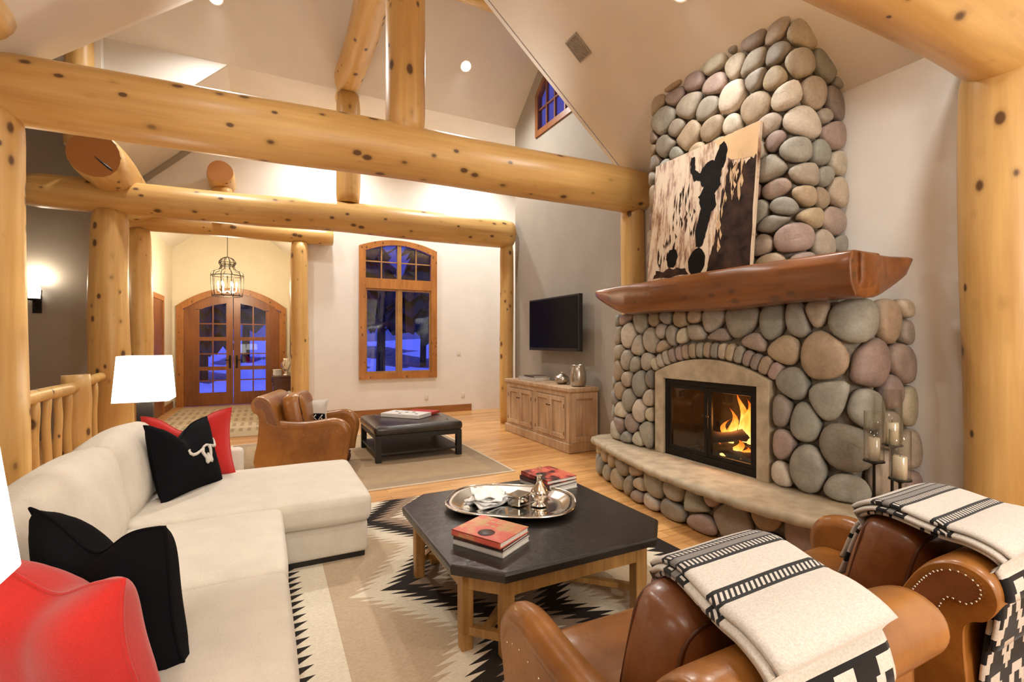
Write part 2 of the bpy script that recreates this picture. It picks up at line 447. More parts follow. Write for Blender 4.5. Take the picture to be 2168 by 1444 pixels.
# ------------------------------------------------------------------ the room
def setting():
    b = MB(); b.box(-3.8, 5.4, -3.2, 13.5, -0.1, 0)
    struct('floor', b, 'floor', 'oak board floor of the great room')
    # right wall beside the fireplace (white), then the taupe gable wall with the television
    b = MB(); b.box(4.1, 4.22, -3.1, 4.62, 0, 3.5)
    struct('wall_right', b, 'wall', 'white plaster wall beside the stone fireplace')
    b = MB(); b.box(4.1, 4.22, 4.62, 7.95, 0, 4.97)
    b.prism([(4.1, 7.17, 4.97), (4.1, 7.95, 4.97), (4.1, 7.95, 5.42), (4.1, 6.28, 6.74), (4.1, 6.28, 6.37), (4.1, 7.17, 5.67)], (0.12, 0, 0))
    b.prism([(4.1, 5.39, 4.97), (4.1, 4.62, 4.97), (4.1, 4.62, 5.43), (4.1, 6.28, 6.74), (4.1, 6.28, 6.37), (4.1, 5.39, 5.67)], (0.12, 0, 0))
    struct('wall_right_gable', b, 'grey', 'taupe gable wall behind the television')
    b = MB(); b.box(4.22, 5.2, 7.83, 7.95, 0, 5.5); b.box(5.2, 5.3, 7.83, 9.86, 0, 5.5)
    struct('wall_recess', b, 'wall', 'white return wall behind the far log post')
    # back wall, with openings for the entry hall and the tall window
    def arch(x): return 3.30 + 0.16 * (1 - ((x - 2.385) / 0.72) ** 2)
    y0, y1 = 9.74, 9.88
    b = MB()
    b.box(0.5, 1.68, y0, y1, 0, 5.44); b.box(3.09, 5.2, y0, y1, 0, 5.44); b.box(1.68, 3.09, y0, y1, 0, 0.82)
    xs = [1.68 + 1.41 * i / 14 for i in range(15)]
    b.strip(xs, arch, lambda x: 5.44, y0, y1)
    b.prism([(-1.9, y0, 3.44), (0.5, y0, 3.44), (0.5, y0, 5.44), (-0.45, y0, 5.44), (-1.9, y0, 4.06)], (0, 0.14, 0))
    struct('wall_back', b, 'wall', 'white plaster back wall with the tall arched window')
    b = MB(); b.box(-3.7, -1.9, y0, y1, 0, 5.6)
    struct('wall_stair', b, 'grey', 'taupe wall behind the stair railing with the sconce')
    b = MB(); b.box(-3.72, -3.6, -3.1, 9.86, 0, 5.6)
    struct('wall_left', b, 'grey', 'taupe wall along the stair side')
    b = MB(); b.box(-3.7, 4.2, -3.2, -3.08, 0, 6.0)
    struct('wall_near', b, 'wall', 'white wall behind the seating')
    b = MB(); b.prism([(-1.87, 4.78, 5.45), (-1.87, 7.82, 5.45), (-1.87, 7.82, 3.8), (-1.87, 9.74, 3.80), (-1.87, 9.74, 5.62), (-1.87, 7.74, 5.62), (-1.87, 6.28, 6.78), (-1.87, 4.78, 5.58)], (-0.08, 0, 0))
    struct('wall_left_upper', b, 'wall', 'white wall above the left plate log')
    b = MB()
    b.prism([(4.1, 4.74, 3.48), (4.1, 4.74, 5.52), (1.68, 4.74, 5.52)], (0, 0.05, 0))
    b.prism([(-1.87, 4.74, 3.25), (-1.87, 4.74, 5.52), (0.9, 4.74, 5.52)], (0, 0.05, 0))
    b.prism([(0.86, 4.725, 5.5), (1.72, 4.725, 5.5), (1.72, 4.725, 5.98), (0.86, 4.725, 5.98)], (0, 0.05, 0))
    struct('wall_truss', b, 'wall', 'white gable infill above the ceiling line')
    # hall
    b = MB(); b.box(-2.0, -1.9, 9.88, 13.3, 0, 3.62)
    struct('wall_hall_left', b, 'hall', 'cream wall on the door side of the entry hall')
    b = MB(); b.box(0.5, 0.6, 9.88, 13.3, 0, 3.62)
    struct('wall_hall_right', b, 'hall', 'cream wall behind the hall console')
    def darch(x): return 2.28 + 0.42 * (1 - ((x + 0.7) / 1.08) ** 2)
    b = MB(); y0, y1 = 13.2, 13.32
    b.box(-1.98, -1.74, y0, y1, 0, 4.7); b.box(0.34, 0.58, y0, y1, 0, 4.7)
    b.strip([-1.74 + 2.08 * i / 18 for i in range(19)], darch, lambda x: 4.7, y0, y1)
    struct('wall_hall_end', b, 'hall', 'cream wall around the arched entrance doors')
    b = MB()
    b.prism([(-0.7, 9.88, 4.6), (0.5, 9.88, 3.592), (0.5, 13.3, 3.592), (-0.7, 13.3, 4.6)], (0, 0, 0.07))
    b.prism([(-0.7, 9.88, 4.6), (-1.9, 9.88, 3.592), (-1.9, 13.3, 3.592), (-0.7, 13.3, 4.6)], (0, 0, 0.07))
    struct('ceiling_hall', b, 'ceiling', 'small gabled ceiling over the entry hall')
    # great-room ceiling slopes
    b = MB(); b.prism([(1.285, -3.1, slope_z(1.285)), (4.22, -3.1, slope_z(4.22)), (4.22, 4.72, slope_z(4.22)), (1.285, 4.72, slope_z(1.285))], (0, 0, 0.12))
    struct('ceiling_right', b, 'ceiling', 'sloped plaster ceiling above the fireplace')
    b = MB(); b.prism([(1.285, -3.1, slope_z(1.285)), (-1.75, -3.1, 4.77 - 0.83 * 1.75), (-1.75, 4.72, 4.77 - 0.83 * 1.75), (1.285, 4.72, slope_z(1.285))], (0, 0, 0.12))
    struct('ceiling_left', b, 'ceiling', 'sloped plaster ceiling above the sofa')
    b = MB(); b.box(-3.7, -1.7, -3.1, 4.78, 3.4, 3.5); b.box(-3.7, -1.96, 4.7, 9.86, 5.55, 5.65); b.box(-3.7, -1.88, 4.72, 4.78, 3.5, 5.6)
    struct('ceiling_stair', b, 'ceiling', 'flat ceiling over the stair side')
    # cross gable
    z = gable_z
    b = MB()
    b.prism([(-2.0, 6.28, z(6.28)), (4.2, 6.28, z(6.28)), (4.2, 7.95, z(7.95)), (-2.0, 7.95, z(7.95))], (0, 0, 0.12))
    b.box(-0.5, 5.25, 7.95, 9.86, 5.42, 5.5)
    b.prism([(-0.5, 7.995, 5.42), (-2.0, 7.995, 3.97), (-2.0, 9.86, 3.97), (-0.5, 9.86, 5.42)], (0, 0, 0.1))
    b.prism([(-0.5, 7.95, 5.42), (-2.0, 7.95, 3.97), (-2.0, 7.95, 5.45)], (0, 0.04, 0))
    struct('ceiling_gable_far', b, 'ceiling', 'high sloped ceiling beyond the log truss with two downlights')
    b = MB(); b.prism([(-2.0, 6.28, 6.74), (4.2, 6.28, 6.74), (4.2, 4.72, 5.50), (-2.0, 4.72, 5.50)], (0, 0, 0.12))
    struct('ceiling_gable_near', b, 'ceiling', 'near slope of the cross gable')
    b = MB(); b.box(0.62, 3.95, 9.718, 9.74, 0, 0.145); 
    struct('baseboard_back', b, 'base', 'stained wood baseboard along the back wall')
    b = MB(); b.box(-1.9, -1.88, 9.9, 10.85, 0, 0.14); b.box(-1.9, -1.88, 12.1, 13.2, 0, 0.14)
    struct('baseboard_hall', b, 'base', 'stained wood baseboard in the entry hall')
    b = MB(); b.prism([(-1.87, 9.72, 3.98), (-0.45, 9.72, 5.35), (-0.45, 9.72, 5.46), (-1.87, 9.72, 4.09)], (0, 0.02, 0))
    struct('trim_1', b, 'grey', 'taupe band along the sloped top of the back wall')
setting()

def window_back():
    r = thing('window_1', 'tall arched wood window on the white back wall, dusk outside', 'window'); r['kind'] = 'structure'
    cx, W = 2.385, 0.785
    def out(x): return 3.36 + 0.16 * (1 - ((x - cx) / W) ** 2)
    def inn(x): return 3.27 + 0.15 * (1 - ((x - cx) / 0.66) ** 2)
    ya, yb = 9.70, 9.80
    b = MB()
    n = 18; xs = [cx - W + 2 * W * i / n for i in range(n + 1)]
    b.box(cx - W, cx - 0.66, ya, yb, 0.745, 3.27); b.box(cx + 0.66, cx + W, ya, yb, 0.745, 3.27)
    b.box(cx - 0.66, cx + 0.66, ya + .002, yb, 0.747, 0.86)
    b.strip(xs, lambda x: inn(x) if abs(x - cx) < 0.66 else 3.27, out, ya, yb)
    b.box(cx - 0.66, cx + 0.66, ya + 0.005, yb, 2.54, 2.74)
    b.build('window_frame', 'frame', r)['kind'] = 'structure'
    b = MB()
    b.box(cx - 0.035, cx + 0.035, ya + 0.02, yb - 0.01, 0.86, 2.54); b.box(cx - 0.04, cx + 0.04, ya + 0.012, yb - 0.01, 2.74, 3.42)
    for s in (-1, 1):
        x0, x1 = sorted((cx + s * 0.035, cx + s * 0.66))
        b.box(x0, x0 + 0.03, ya + 0.03, yb - 0.02, 0.86, 2.54); b.box(x1 - 0.03, x1, ya + 0.03, yb - 0.02, 0.86, 2.54)
        b.box(x0, x1, ya + 0.03, yb - 0.02, 0.86, 0.90); b.box(x0, x1, ya + 0.03, yb - 0.02, 2.50, 2.54)
    b.build('sash', 'tableleg', r)['kind'] = 'structure'
    b = MB()
    for s in (-1, 1):
        xm = cx + s * 0.35
        b.box(xm - 0.012, xm + 0.012, ya + 0.035, yb - 0.03, 2.74, inn(xm) - 0.005); b.box(*sorted((cx + s * 0.04, cx + s * 0.66)), ya + 0.035, yb - 0.03, 3.06, 3.084)
    b.build('muntins', 'tableleg', r)['kind'] = 'structure'
    b = MB(); b.box(cx - 0.66, cx + 0.66, yb - 0.025, yb - 0.019, 0.86, 2.6); b.strip([cx - 0.66 + 1.32 * i / 14 for i in range(15)], lambda x: 2.7, inn, yb - 0.025, yb - 0.019)
    b.build('window_glass', 'glass', r)['kind'] = 'structure'
window_back()

def window_gable():
    r = thing('window_2', 'small dark wood window high in the taupe gable', 'window'); r['kind'] = 'structure'
    def top(y): return 6.37 - 0.786 * abs(y - 6.28)
    x0, x1 = 4.075, 4.16; ys = [5.39, 5.8, 6.28, 6.76, 7.17]; yi = [5.48, 5.8, 6.28, 6.76, 7.08]
    b = MB()
    b.strip(ys, lambda y: 4.95, lambda y: 5.05, x0, x1, axis='x')
    b.strip(ys, lambda y: top(y) - 0.12, top, x0, x1, axis='x')
    b.box(x0, x1, 5.39, 5.48, 5.05, 5.62); b.box(x0, x1, 7.08, 7.17, 5.05, 5.62)
    b.build('window_frame', 'door', r)['kind'] = 'structure'
    b = MB()
    for y in (5.68, 5.98, 6.28, 6.58, 6.83): b.box(x0 + 0.02, x1 - 0.02, y - 0.014, y + 0.014, 5.05, top(y) - 0.1)
    b.box(x0 + 0.02, x1 - 0.02, 5.45, 7.1, 5.38, 5.405)
    b.build('muntins', 'door', r)['kind'] = 'structure'
    b = MB(); b.strip(yi, lambda y: 5.04, lambda y: top(y) - 0.1, x1 - 0.04, x1 - 0.034, axis='x')
    b.build('window_glass', 'glass', r)['kind'] = 'structure'
window_gable()

def entry_doors():
    r = thing('door_1', 'arched double entrance doors of stained wood with glass panes', 'door'); r['kind'] = 'structure'
    cx, W = -0.7, 1.12
    def out(x): return 2.30 + 0.45 * (1 - ((x - cx) / W) ** 2)
    def inn(x): return 2.22 + 0.40 * (1 - ((x - cx) / 0.98) ** 2)
    def gl(x): return 2.03 + 0.36 * (1 - ((x - cx) / 0.98) ** 2)
    ya, yb = 13.14, 13.24
    b = MB(); xs = [cx - W + 2 * W * i / 20 for i in range(21)]
    b.box(cx - W, cx - 0.98, ya, yb, 0, 2.22); b.box(cx + 0.98, cx + W, ya, yb, 0, 2.22)
    b.strip(xs, lambda x: inn(x) if abs(x - cx) < 0.98 else 2.22, out, ya, yb)
    b.build('door_casing', 'frame', r)['kind'] = 'structure'
    for s in (-1, 1):
        xa, xb = sorted((cx + s * 0.006, cx + s * 0.98))
        g0, g1 = (xa + 0.30, xb - 0.14) if s < 0 else (xa + 0.14, xb - 0.30)
        b = MB(); y0, y1 = 13.17, 13.22
        b.box(xa, g0, y0, y1, 0.01, min(inn(xa), inn(g0))); b.box(g1, xb, y0, y1, 0.01, min(inn(g1), inn(xb)))
        xx = [xa + (xb - xa) * i / 12 for i in range(13)]
        b.strip(xx, lambda x: (gl(x) if g0 <= x <= g1 else inn(x) - 0.16), lambda x: inn(x), y0 + .002, y1 - .002)
        b.box(g0, g1, y0 + .001, y1 - .001, 0.01, 0.30)
        for zz in (0.86, 1.55): b.box(g0, g1, y0 + .001, y1 - .001, zz - 0.045, zz + 0.045)
        leaf = b.build('door_leaf', 'door', r); leaf['kind'] = 'structure'
        b = MB(); xm = (g0 + g1) / 2
        b.box(xm - 0.014, xm + 0.014, y0 + 0.008, y1 - 0.008, 0.30, gl(xm))
        for zz in (0.58, 1.20, 1.90): b.box(g0, g1, y0 + 0.008, y1 - 0.008, zz - 0.013, zz + 0.013)
        b.build('muntins', 'door', leaf)
        b = MB(); b.strip([g0 + (g1 - g0) * i / 8 for i in range(9)], lambda x: 0.30, gl, y0 + 0.022, y0 + 0.028)
        b.build('glass_panes', 'glass', leaf)
        b = MB(); hx = cx + s * 0.07
        b.box(hx - 0.022, hx + 0.022, y0 - 0.012, y0, 0.86, 1.16); b.tube([(hx, y0 - 0.01, 1.05), (hx, y0 - 0.05, 1.05), (hx + s * 0.10, y0 - 0.05, 1.05)], 0.010)
        b.build('door_handle', 'iron', leaf)
entry_doors()
def hall_door():
    r = thing('door_2', 'narrow dark wood door in the side wall of the entry hall', 'door'); r['kind'] = 'structure'
    b = MB(); b.box(-1.90, -1.87, 10.88, 10.98, 0, 2.42); b.box(-1.90, -1.87, 11.98, 12.08, 0, 2.42); b.box(-1.90, -1.87, 10.98, 11.98, 2.32, 2.42)
    b.build('door_casing', 'frame', r)['kind'] = 'structure'
    b = MB(); b.box(-1.899, -1.885, 10.98, 11.98, 0.01, 2.32)
    for z0, z1 in ((0.2, 0.95), (1.1, 2.15)):
        b.box(-1.889, -1.880, 11.10, 11.86, z0, z1)
    l = b.build('door_leaf', 'door', r); l['kind'] = 'structure'
    b = MB(); b.sphere((-1.86, 11.88, 1.0), 0.03); b.build('door_knob', 'iron', l)
hall_door()

# ------------------------------------------------------------------ outside: snow, trees, railing posts
b = MB()
def hz(x, y): return -0.35 + max(0, y - 12) * 0.075 + 0.25 * math.sin(x * 0.6 + 1) * math.sin(y * 0.35)
gx = [-16 + i * 1.6 for i in range(32)]; gy = [13.6 + i * 1.4 for i in range(18)]
b.add([(x, y, hz(x, y)) for y in gy for x in gx], [(j * 32 + i, j * 32 + i + 1, (j + 1) * 32 + i + 1, (j + 1) * 32 + i) for j in range(17) for i in range(31)])
gy2 = [9.95 + i * 0.45 for i in range(9)]; gx2 = [0.75 + i * 1.0 for i in range(34)]
b.add([(x, y, hz(x, y)) for y in gy2 for x in gx2], [(j * 34 + i, j * 34 + i + 1, (j + 1) * 34 + i + 1, (j + 1) * 34 + i) for j in range(8) for i in range(33)])
o = b.build('snow', 'snow'); tag(o, 'blue dusk snow on the ground outside the windows', 'snow', kind='stuff')
def conifer(x, y, h, r, label, seed, bare=False):
    t = thing('conifer_tree' if not bare else 'bare_tree', label, 'tree', (x, y, hz(x, y) - 0.1), 0, 'trees outside the windows')
    rnd = random.Random(seed)
    b = MB(); b.tube([(0, 0, 0), (0.05, 0, h * .4), (0, 0.03, h)], [0.16, 0.12, 0.03], 8); b.build('trunk', 'bark', t)
    b = MB()
    if bare:
        for i in range(16):
            z = h * (0.25 + 0.7 * rnd.random()); a = rnd.random() * 6.28; l = 0.5 + rnd.random() * 1.0
            b.tube([(0, 0, z), (l * .5 * math.cos(a), l * .5 * math.sin(a), z + l * .3), (l * math.cos(a), l * math.sin(a), z + l * .8)], [0.04, 0.025, 0.008], 5)
        b.build('branches', 'bark', t)
    else:
        k = 11
        for i in range(k):
            z = h * (0.22 + 0.76 * i / k); rr = r * (1 - i / (k + 0.5)); n = 14
            ring = [((rr * (0.72 + 0.4 * rnd.random() if j % 2 else rr * 0.0 + rr * 0.55)) * math.cos(2 * PI * j / n), (rr * (0.6 + 0.4 * (j % 2))) * math.sin(2 * PI * j / n), z - rr * 0.30 * (j % 2)) for j in range(n)]
            b.loft([ring, [(p[0] * 0.05, p[1] * 0.05, z + h * 0.14) for p in ring]], 0, True, True, False)
        b.build('foliage', 'needles', t)
for i, a in enumerate([(3.3, 16.0, 7, 0, 'slim bare tree with a forked crown close outside the tall window', 1, True), (5.6, 15.2, 8, 1.5, 'dark conifer filling the right sash of the tall window', 2, False),
                       (2.9, 21, 9, 1.6, 'dark conifer straight behind the slim bare tree', 3, False), (6.8, 23, 10, 1.9, 'broad dark conifer up the snowy slope outside the tall window', 4, False),
                       (-1.9, 19, 6, 1.3, 'dark conifer seen through the left door leaf', 5, False), (-0.8, 23.5, 8, 1.5, 'dark conifer seen through the right door leaf', 6, False), (4.6, 27, 11, 2.6, 'tallest dark conifer at the top of the snowy slope', 7, False)]):
    conifer(*a)
# ------------------------------------------------------------------ logs
def log(name, p0, p1, r0, r1, label, cat, seed=1, flare=0.0, group=None, wob=0.05, n=20, taper_end=0.0, squash=1.0):
    p0, p1 = Vector(p0), Vector(p1); d = p1 - p0; ln = d.length
    rnd = random.Random(seed); ph = [rnd.random() * 6.28 for _ in range(8)]
    b = MB(); rings = []; k = max(10, int(ln / 0.13))
    for i in range(k + 1):
        t = i / k; z = t * ln; r = r0 + (r1 - r0) * t
        if flare: r *= 1 + flare * max(0, 1 - t / 0.10) ** 2
        bx = 0.016 * r0 / 0.2 * math.sin(1.7 * z + ph[0]) ; by = 0.014 * r0 / 0.2 * math.sin(1.3 * z + ph[1])
        if t < 0.001 or t > 0.999: e = 1 - 0.10
        elif t < 1.2 / k or t > 1 - 1.2 / k: e = 0.985
        else: e = 1
        ring = []
        for j in range(n):
            a = 2 * PI * j / n
            rr = r * e * (1 + wob * (0.5 * math.sin(2 * a + ph[2] + 0.9 * z) + 0.35 * math.sin(3 * a + ph[3] - 1.6 * z) + 0.4 * math.sin(a + ph[4] + 2.6 * z)))
            ring.append((bx + rr * math.cos(a), by + rr * math.sin(a) * squash, z))
        rings.append(ring)
    b.loft(rings, 0, True, True, True, 1)
    o = b.build(name, ['log', 'log_end'])
    q = d.to_track_quat('Z', 'Y')
    o.rotation_mode = 'QUATERNION'; o.rotation_quaternion = q; o.location = p0
    tag(o, label, cat, group, 'thing')
    return o
Y0, Y1, Y2, Y3 = 1.23, 4.60, 7.95, 9.58
log('log_beam', (-2.1, Y1, 3.26), (4.16, Y1, 3.33), 0.235, 0.265, 'huge golden log tie beam crossing the room in front of the king post', 'beam', 3, n=28)
log('log_post', (-1.70, Y1, 0), (-1.70, Y1, 3.12), 0.19, 0.185, 'thick golden log post at the stair end of the huge tie beam', 'post', 5)
log('log_post', (4.0, Y1, 0), (4.0, Y1, 3.14), 0.155, 0.145, 'slim log post between the taupe wall and the chimney', 'post', 7, wob=0.03)
log('king_post', (1.18, Y1, 3.42), (1.18, Y1, 5.75), 0.185, 0.18, 'upright log king post standing on the huge tie beam', 'post', 9)
log('log_beam', (-2.62, Y2, 3.36), (4.02, Y2, 3.47), 0.21, 0.25, 'second log tie beam farther back, ending at the taupe wall', 'beam', 11, n=24)
log('log_post', (-1.82, Y2, 0), (-1.80, Y2, 3.18), 0.235, 0.20, 'stout log post behind the far table lamp', 'post', 13, flare=0.25)
log('log_post', (3.93, Y2 + 0.02, 0), (3.93, Y2 + 0.02, 3.26), 0.13, 0.125, 'log post behind the far end of the sideboard', 'post', 15, wob=0.03)
log('king_post', (1.14, Y2, 3.66), (1.14, Y2, 5.36), 0.185, 0.175, 'short squared log post rising from the second tie beam', 'post', 17)
log('ridge_log', (1.13, -1.0, 5.58), (1.13, 8.35, 5.58), 0.20, 0.21, 'ridge log running overhead along the ceiling peak', 'beam', 19)
log('ridge_log', (-1.4, 6.28, 6.40), (4.08, 6.28, 6.40), 0.17, 0.17, 'log high under the cross gable, cut off by the sloped ceiling', 'beam', 21)
log('log_beam', (-2.05, Y3, 3.42), (1.10, Y3, 3.42), 0.155, 0.15, 'lower log lintel over the entry hall opening', 'beam', 23)
log('log_post', (-1.80, Y3, 0), (-1.80, Y3, 3.28), 0.165, 0.155, 'log post at the lamp side of the entry hall opening', 'post', 25)
log('log_post', (0.535, Y3, 0), (0.535, Y3, 3.28), 0.155, 0.145, 'log post between the entry hall and the white back wall', 'post', 27)
crack = log('purlin_log', (-1.80, 7.22, 3.66), (-1.80, 9.72, 3.66), 0.285, 0.26, 'short fat log with a split round end resting on the second tie beam', 'beam', 29)
b = MB(); b.loft([[(x - w_, y + w_, z), (x + w_, y - w_, z), (x + w_, y - w_, z + .01), (x - w_, y + w_, z + .01)] for x, y, w_, z in ((-.01, -.01, .002, -.004), (-.08, -.07, .007, -.004), (-.15, -.13, .009, -.004), (-.18, -.155, .004, -.004))], 0); b.build('split', 'plastic', crack)
log('purlin_log', (-0.66, 9.02, 4.20), (-0.66, 12.9, 4.20), 0.20, 0.19, 'hall ridge log showing its round end above the lintel', 'beam', 31)
log('log_strut', (-0.66, 9.3, 3.58), (-0.66, 9.3, 4.02), 0.15, 0.15, 'stubby log block under the round log end above the lintel', 'post', 33)
log('log_post', (-2.08, 7.75, 3.9), (-2.08, 7.75, 5.48), 0.15, 0.14, 'short upright log above the fat split log end', 'post', 35)
log('plate_log', (-1.62, 4.30, 3.62), (-1.62, -2.9, 3.62), 0.22, 0.22, 'plate log running along the left ceiling edge', 'beam', 37)
log('log_beam', (-2.0, Y0, 3.31), (4.08, Y0 + 0.02, 3.31), 0.25, 0.27, 'nearest log tie beam overhead above the leather chairs', 'beam', 39, n=28)
log('log_post', (4.02, Y0, 0), (4.02, Y0, 3.2), 0.245, 0.235, 'massive knotty log post beside the white fireplace wall', 'post', 41, n=28, wob=0.03)
# ------------------------------------------------------------------ fieldstone work
STONES = [(.33, .29, .235), (.37, .32, .26), (.29, .26, .215), (.30, .225, .195), (.34, .25, .215), (.40, .315, .205), (.46, .385, .285), (.50, .44, .35), (.30, .29, .245), (.42, .35, .27), (.36, .275, .185), (.24, .205, .17)]
class Path:
    def __init__(s, pts, r=0.12, n=6):
        out = []
        for i, p in enumerate(pts):
            p = Vector(p)
            if 0 < i < len(pts) - 1 and r > 0:
                a = (Vector(pts[i - 1]) - p); c = (Vector(pts[i + 1]) - p)
                rr = min(r, a.length * .45, c.length * .45); p0 = p + a.normalized() * rr; p1 = p + c.normalized() * rr
                for k in range(n + 1):
                    t = k / n; out.append(p0 * (1 - t) ** 2 + p * 2 * t * (1 - t) + p1 * t * t)
            else: out.append(p)
        s.p = out; s.s = [0]
        for a, c in zip(out, out[1:]): s.s.append(s.s[-1] + (c - a).length)
        s.len = s.s[-1]
    def at(s, q):
        q = max(0, min(s.len, q)); i = 0
        while i < len(s.s) - 2 and s.s[i + 1] < q: i += 1
        seg = s.s[i + 1] - s.s[i]; t = (q - s.s[i]) / seg if seg > 1e-9 else 0
        def nrm(k):
            k = max(0, min(len(s.p) - 2, k)); d = (s.p[k + 1] - s.p[k]).normalized(); return Vector((-d.y, d.x))
        n0 = (nrm(i - 1) + nrm(i)).normalized(); n1 = (nrm(i) + nrm(i + 1)).normalized()
        return s.p[i].lerp(s.p[i + 1], t), n0.lerp(n1, t).normalized()
    def s_of_y(s, y, x_lt):
        for i in range(len(s.p) - 1):
            a, c = s.p[i], s.p[i + 1]
            if (a.y - y) * (c.y - y) <= 0 and max(a.x, c.x) < x_lt and abs(a.y - c.y) > 1e-6:
                return s.s[i] + (a.y - y) / (a.y - c.y) * (s.s[i + 1] - s.s[i])
def clip(poly, nx, ny, d):     # keep nx*x+ny*y <= d
    out = []
    for i in range(len(poly)):
        a, c = poly[i], poly[(i + 1) % len(poly)]
        fa, fc = nx * a[0] + ny * a[1] - d, nx * c[0] + ny * c[1] - d
        if fa <= 0: out.append(a)
        if (fa < 0) != (fc < 0) and abs(fa - fc) > 1e-12:
            t = fa / (fa - fc); out.append((a[0] + (c[0] - a[0]) * t, a[1] + (c[1] - a[1]) * t))
    return out
def add_stone(b, poly, place, H, rnd, gap=0.009, col=None, n=22):
    cx = sum(p[0] for p in poly) / len(poly); cy = sum(p[1] for p in poly) / len(poly)
    # inset then round the corners
    pts = []
    for p in poly:
        d = math.hypot(p[0] - cx, p[1] - cy)
        if d < 1e-6: return
        k = max(0.2, (d - gap * 1.0) / d); pts.append((cx + (p[0] - cx) * k, cy + (p[1] - cy) * k))
    for _ in range(2):
        q = []
        for i in range(len(pts)):
            a, c = pts[i], pts[(i + 1) % len(pts)]
            q += [(a[0] * .75 + c[0] * .25, a[1] * .75 + c[1] * .25), (a[0] * .25 + c[0] * .75, a[1] * .25 + c[1] * .75)]
        pts = q
    per = [0]
    for i in range(len(pts)): a, c = pts[i], pts[(i + 1) % len(pts)]; per.append(per[-1] + math.hypot(a[0] - c[0], a[1] - c[1]))
    out = []; j = 0
    for i in range(n):
        q = per[-1] * i / n
        while per[j + 1] < q: j += 1
        t = (q - per[j]) / max(1e-9, per[j + 1] - per[j]); a, c = pts[j], pts[(j + 1) % len(pts)]
        out.append((a[0] + (c[0] - a[0]) * t, a[1] + (c[1] - a[1]) * t))
    size = math.sqrt(per[-1] / 4); h = min(H, 0.34 * size * 2) * (0.8 + 0.4 * rnd.random())
    tx, ty = (rnd.random() - .5) * 0.12, (rnd.random() - .5) * 0.12
    rings = []
    for sc, hh in ((0.97, -0.03), (1.0, 0.12), (0.985, 0.42), (0.92, 0.70), (0.76, 0.90), (0.5, 0.985), (0.2, 1.0)):
        ring = []
        for p in out:
            x, y = cx + (p[0] - cx) * sc, cy + (p[1] - cy) * sc
            z = h * hh + (tx * (x - cx) + ty * (y - cy)) * max(0, hh) if hh > 0 else -0.03
            ring.append(place(x, y, z))
        rings.append(ring)
    c = col or rnd.choice(STONES); v = 0.88 + 0.28 * rnd.random(); c = tuple(q * v * (0.97 + 0.06 * rnd.random()) for q in c)
    b.loft(rings, 0, True); b.col += [c] * (n * 7)
def stonework(b, S0, S1, z0, z1, cell, place, H, seed, excl=None, aniso=1.25, gap=0.009, size_of=None):
    rnd = random.Random(seed); seeds = []
    tries = 0
    while tries < 9000:
        tries += 1
        x = S0 + (S1 - S0) * rnd.random(); y = z0 + (z1 - z0) * rnd.random()
        if excl and excl(x, y) == 'in': continue
        k = (0.62 + 0.75 * rnd.random()) * cell * (size_of(x, y) if size_of else 1)
        if all(math.hypot(x - q[0], (y - q[1]) / aniso) > (k + q[2]) / 2 for q in seeds): seeds.append((x, y, k))
    for it in range(3):
        cells = []
        for i, q in enumerate(seeds):
            poly = [(S0, z0), (S1, z0), (S1, z1), (S0, z1)]
            near = sorted((p for j, p in enumerate(seeds) if j != i), key=lambda p: (p[0] - q[0]) ** 2 + (p[1] - q[1]) ** 2)[:16]
            for p in near:
                nx, ny = p[0] - q[0], (p[1] - q[1]) / aniso ** 2
                # power diagram in the stretched metric
                d = (p[0] ** 2 + (p[1] / aniso) ** 2 - q[0] ** 2 - (q[1] / aniso) ** 2 + (q[2] ** 2 - p[2] ** 2) * 0.25) / 2
                poly = clip(poly, nx, ny, d)
                if len(poly) < 3: break
            if excl and len(poly) >= 3:
                e = excl(q[0], q[1])
                if e and e != 'in': poly = clip(poly, *e)
            cells.append(poly)
        if it < 2:
            ns = []
            for q, poly in zip(seeds, cells):
                if len(poly) < 3: continue
                cx = sum(p[0] for p in poly) / len(poly); cy = sum(p[1] for p in poly) / len(poly)
                ns.append((q[0] * .5 + cx * .5, q[1] * .5 + cy * .5, q[2]))
            seeds = ns
    for q, poly in zip(seeds, cells):
        if len(poly) < 3: continue
        A = 0.5 * abs(sum(poly[i][0] * poly[(i + 1) % len(poly)][1] - poly[(i + 1) % len(poly)][0] * poly[i][1] for i in range(len(poly))))
        if A < 0.0012: continue
        add_stone(b, poly, place, H, rnd, gap)

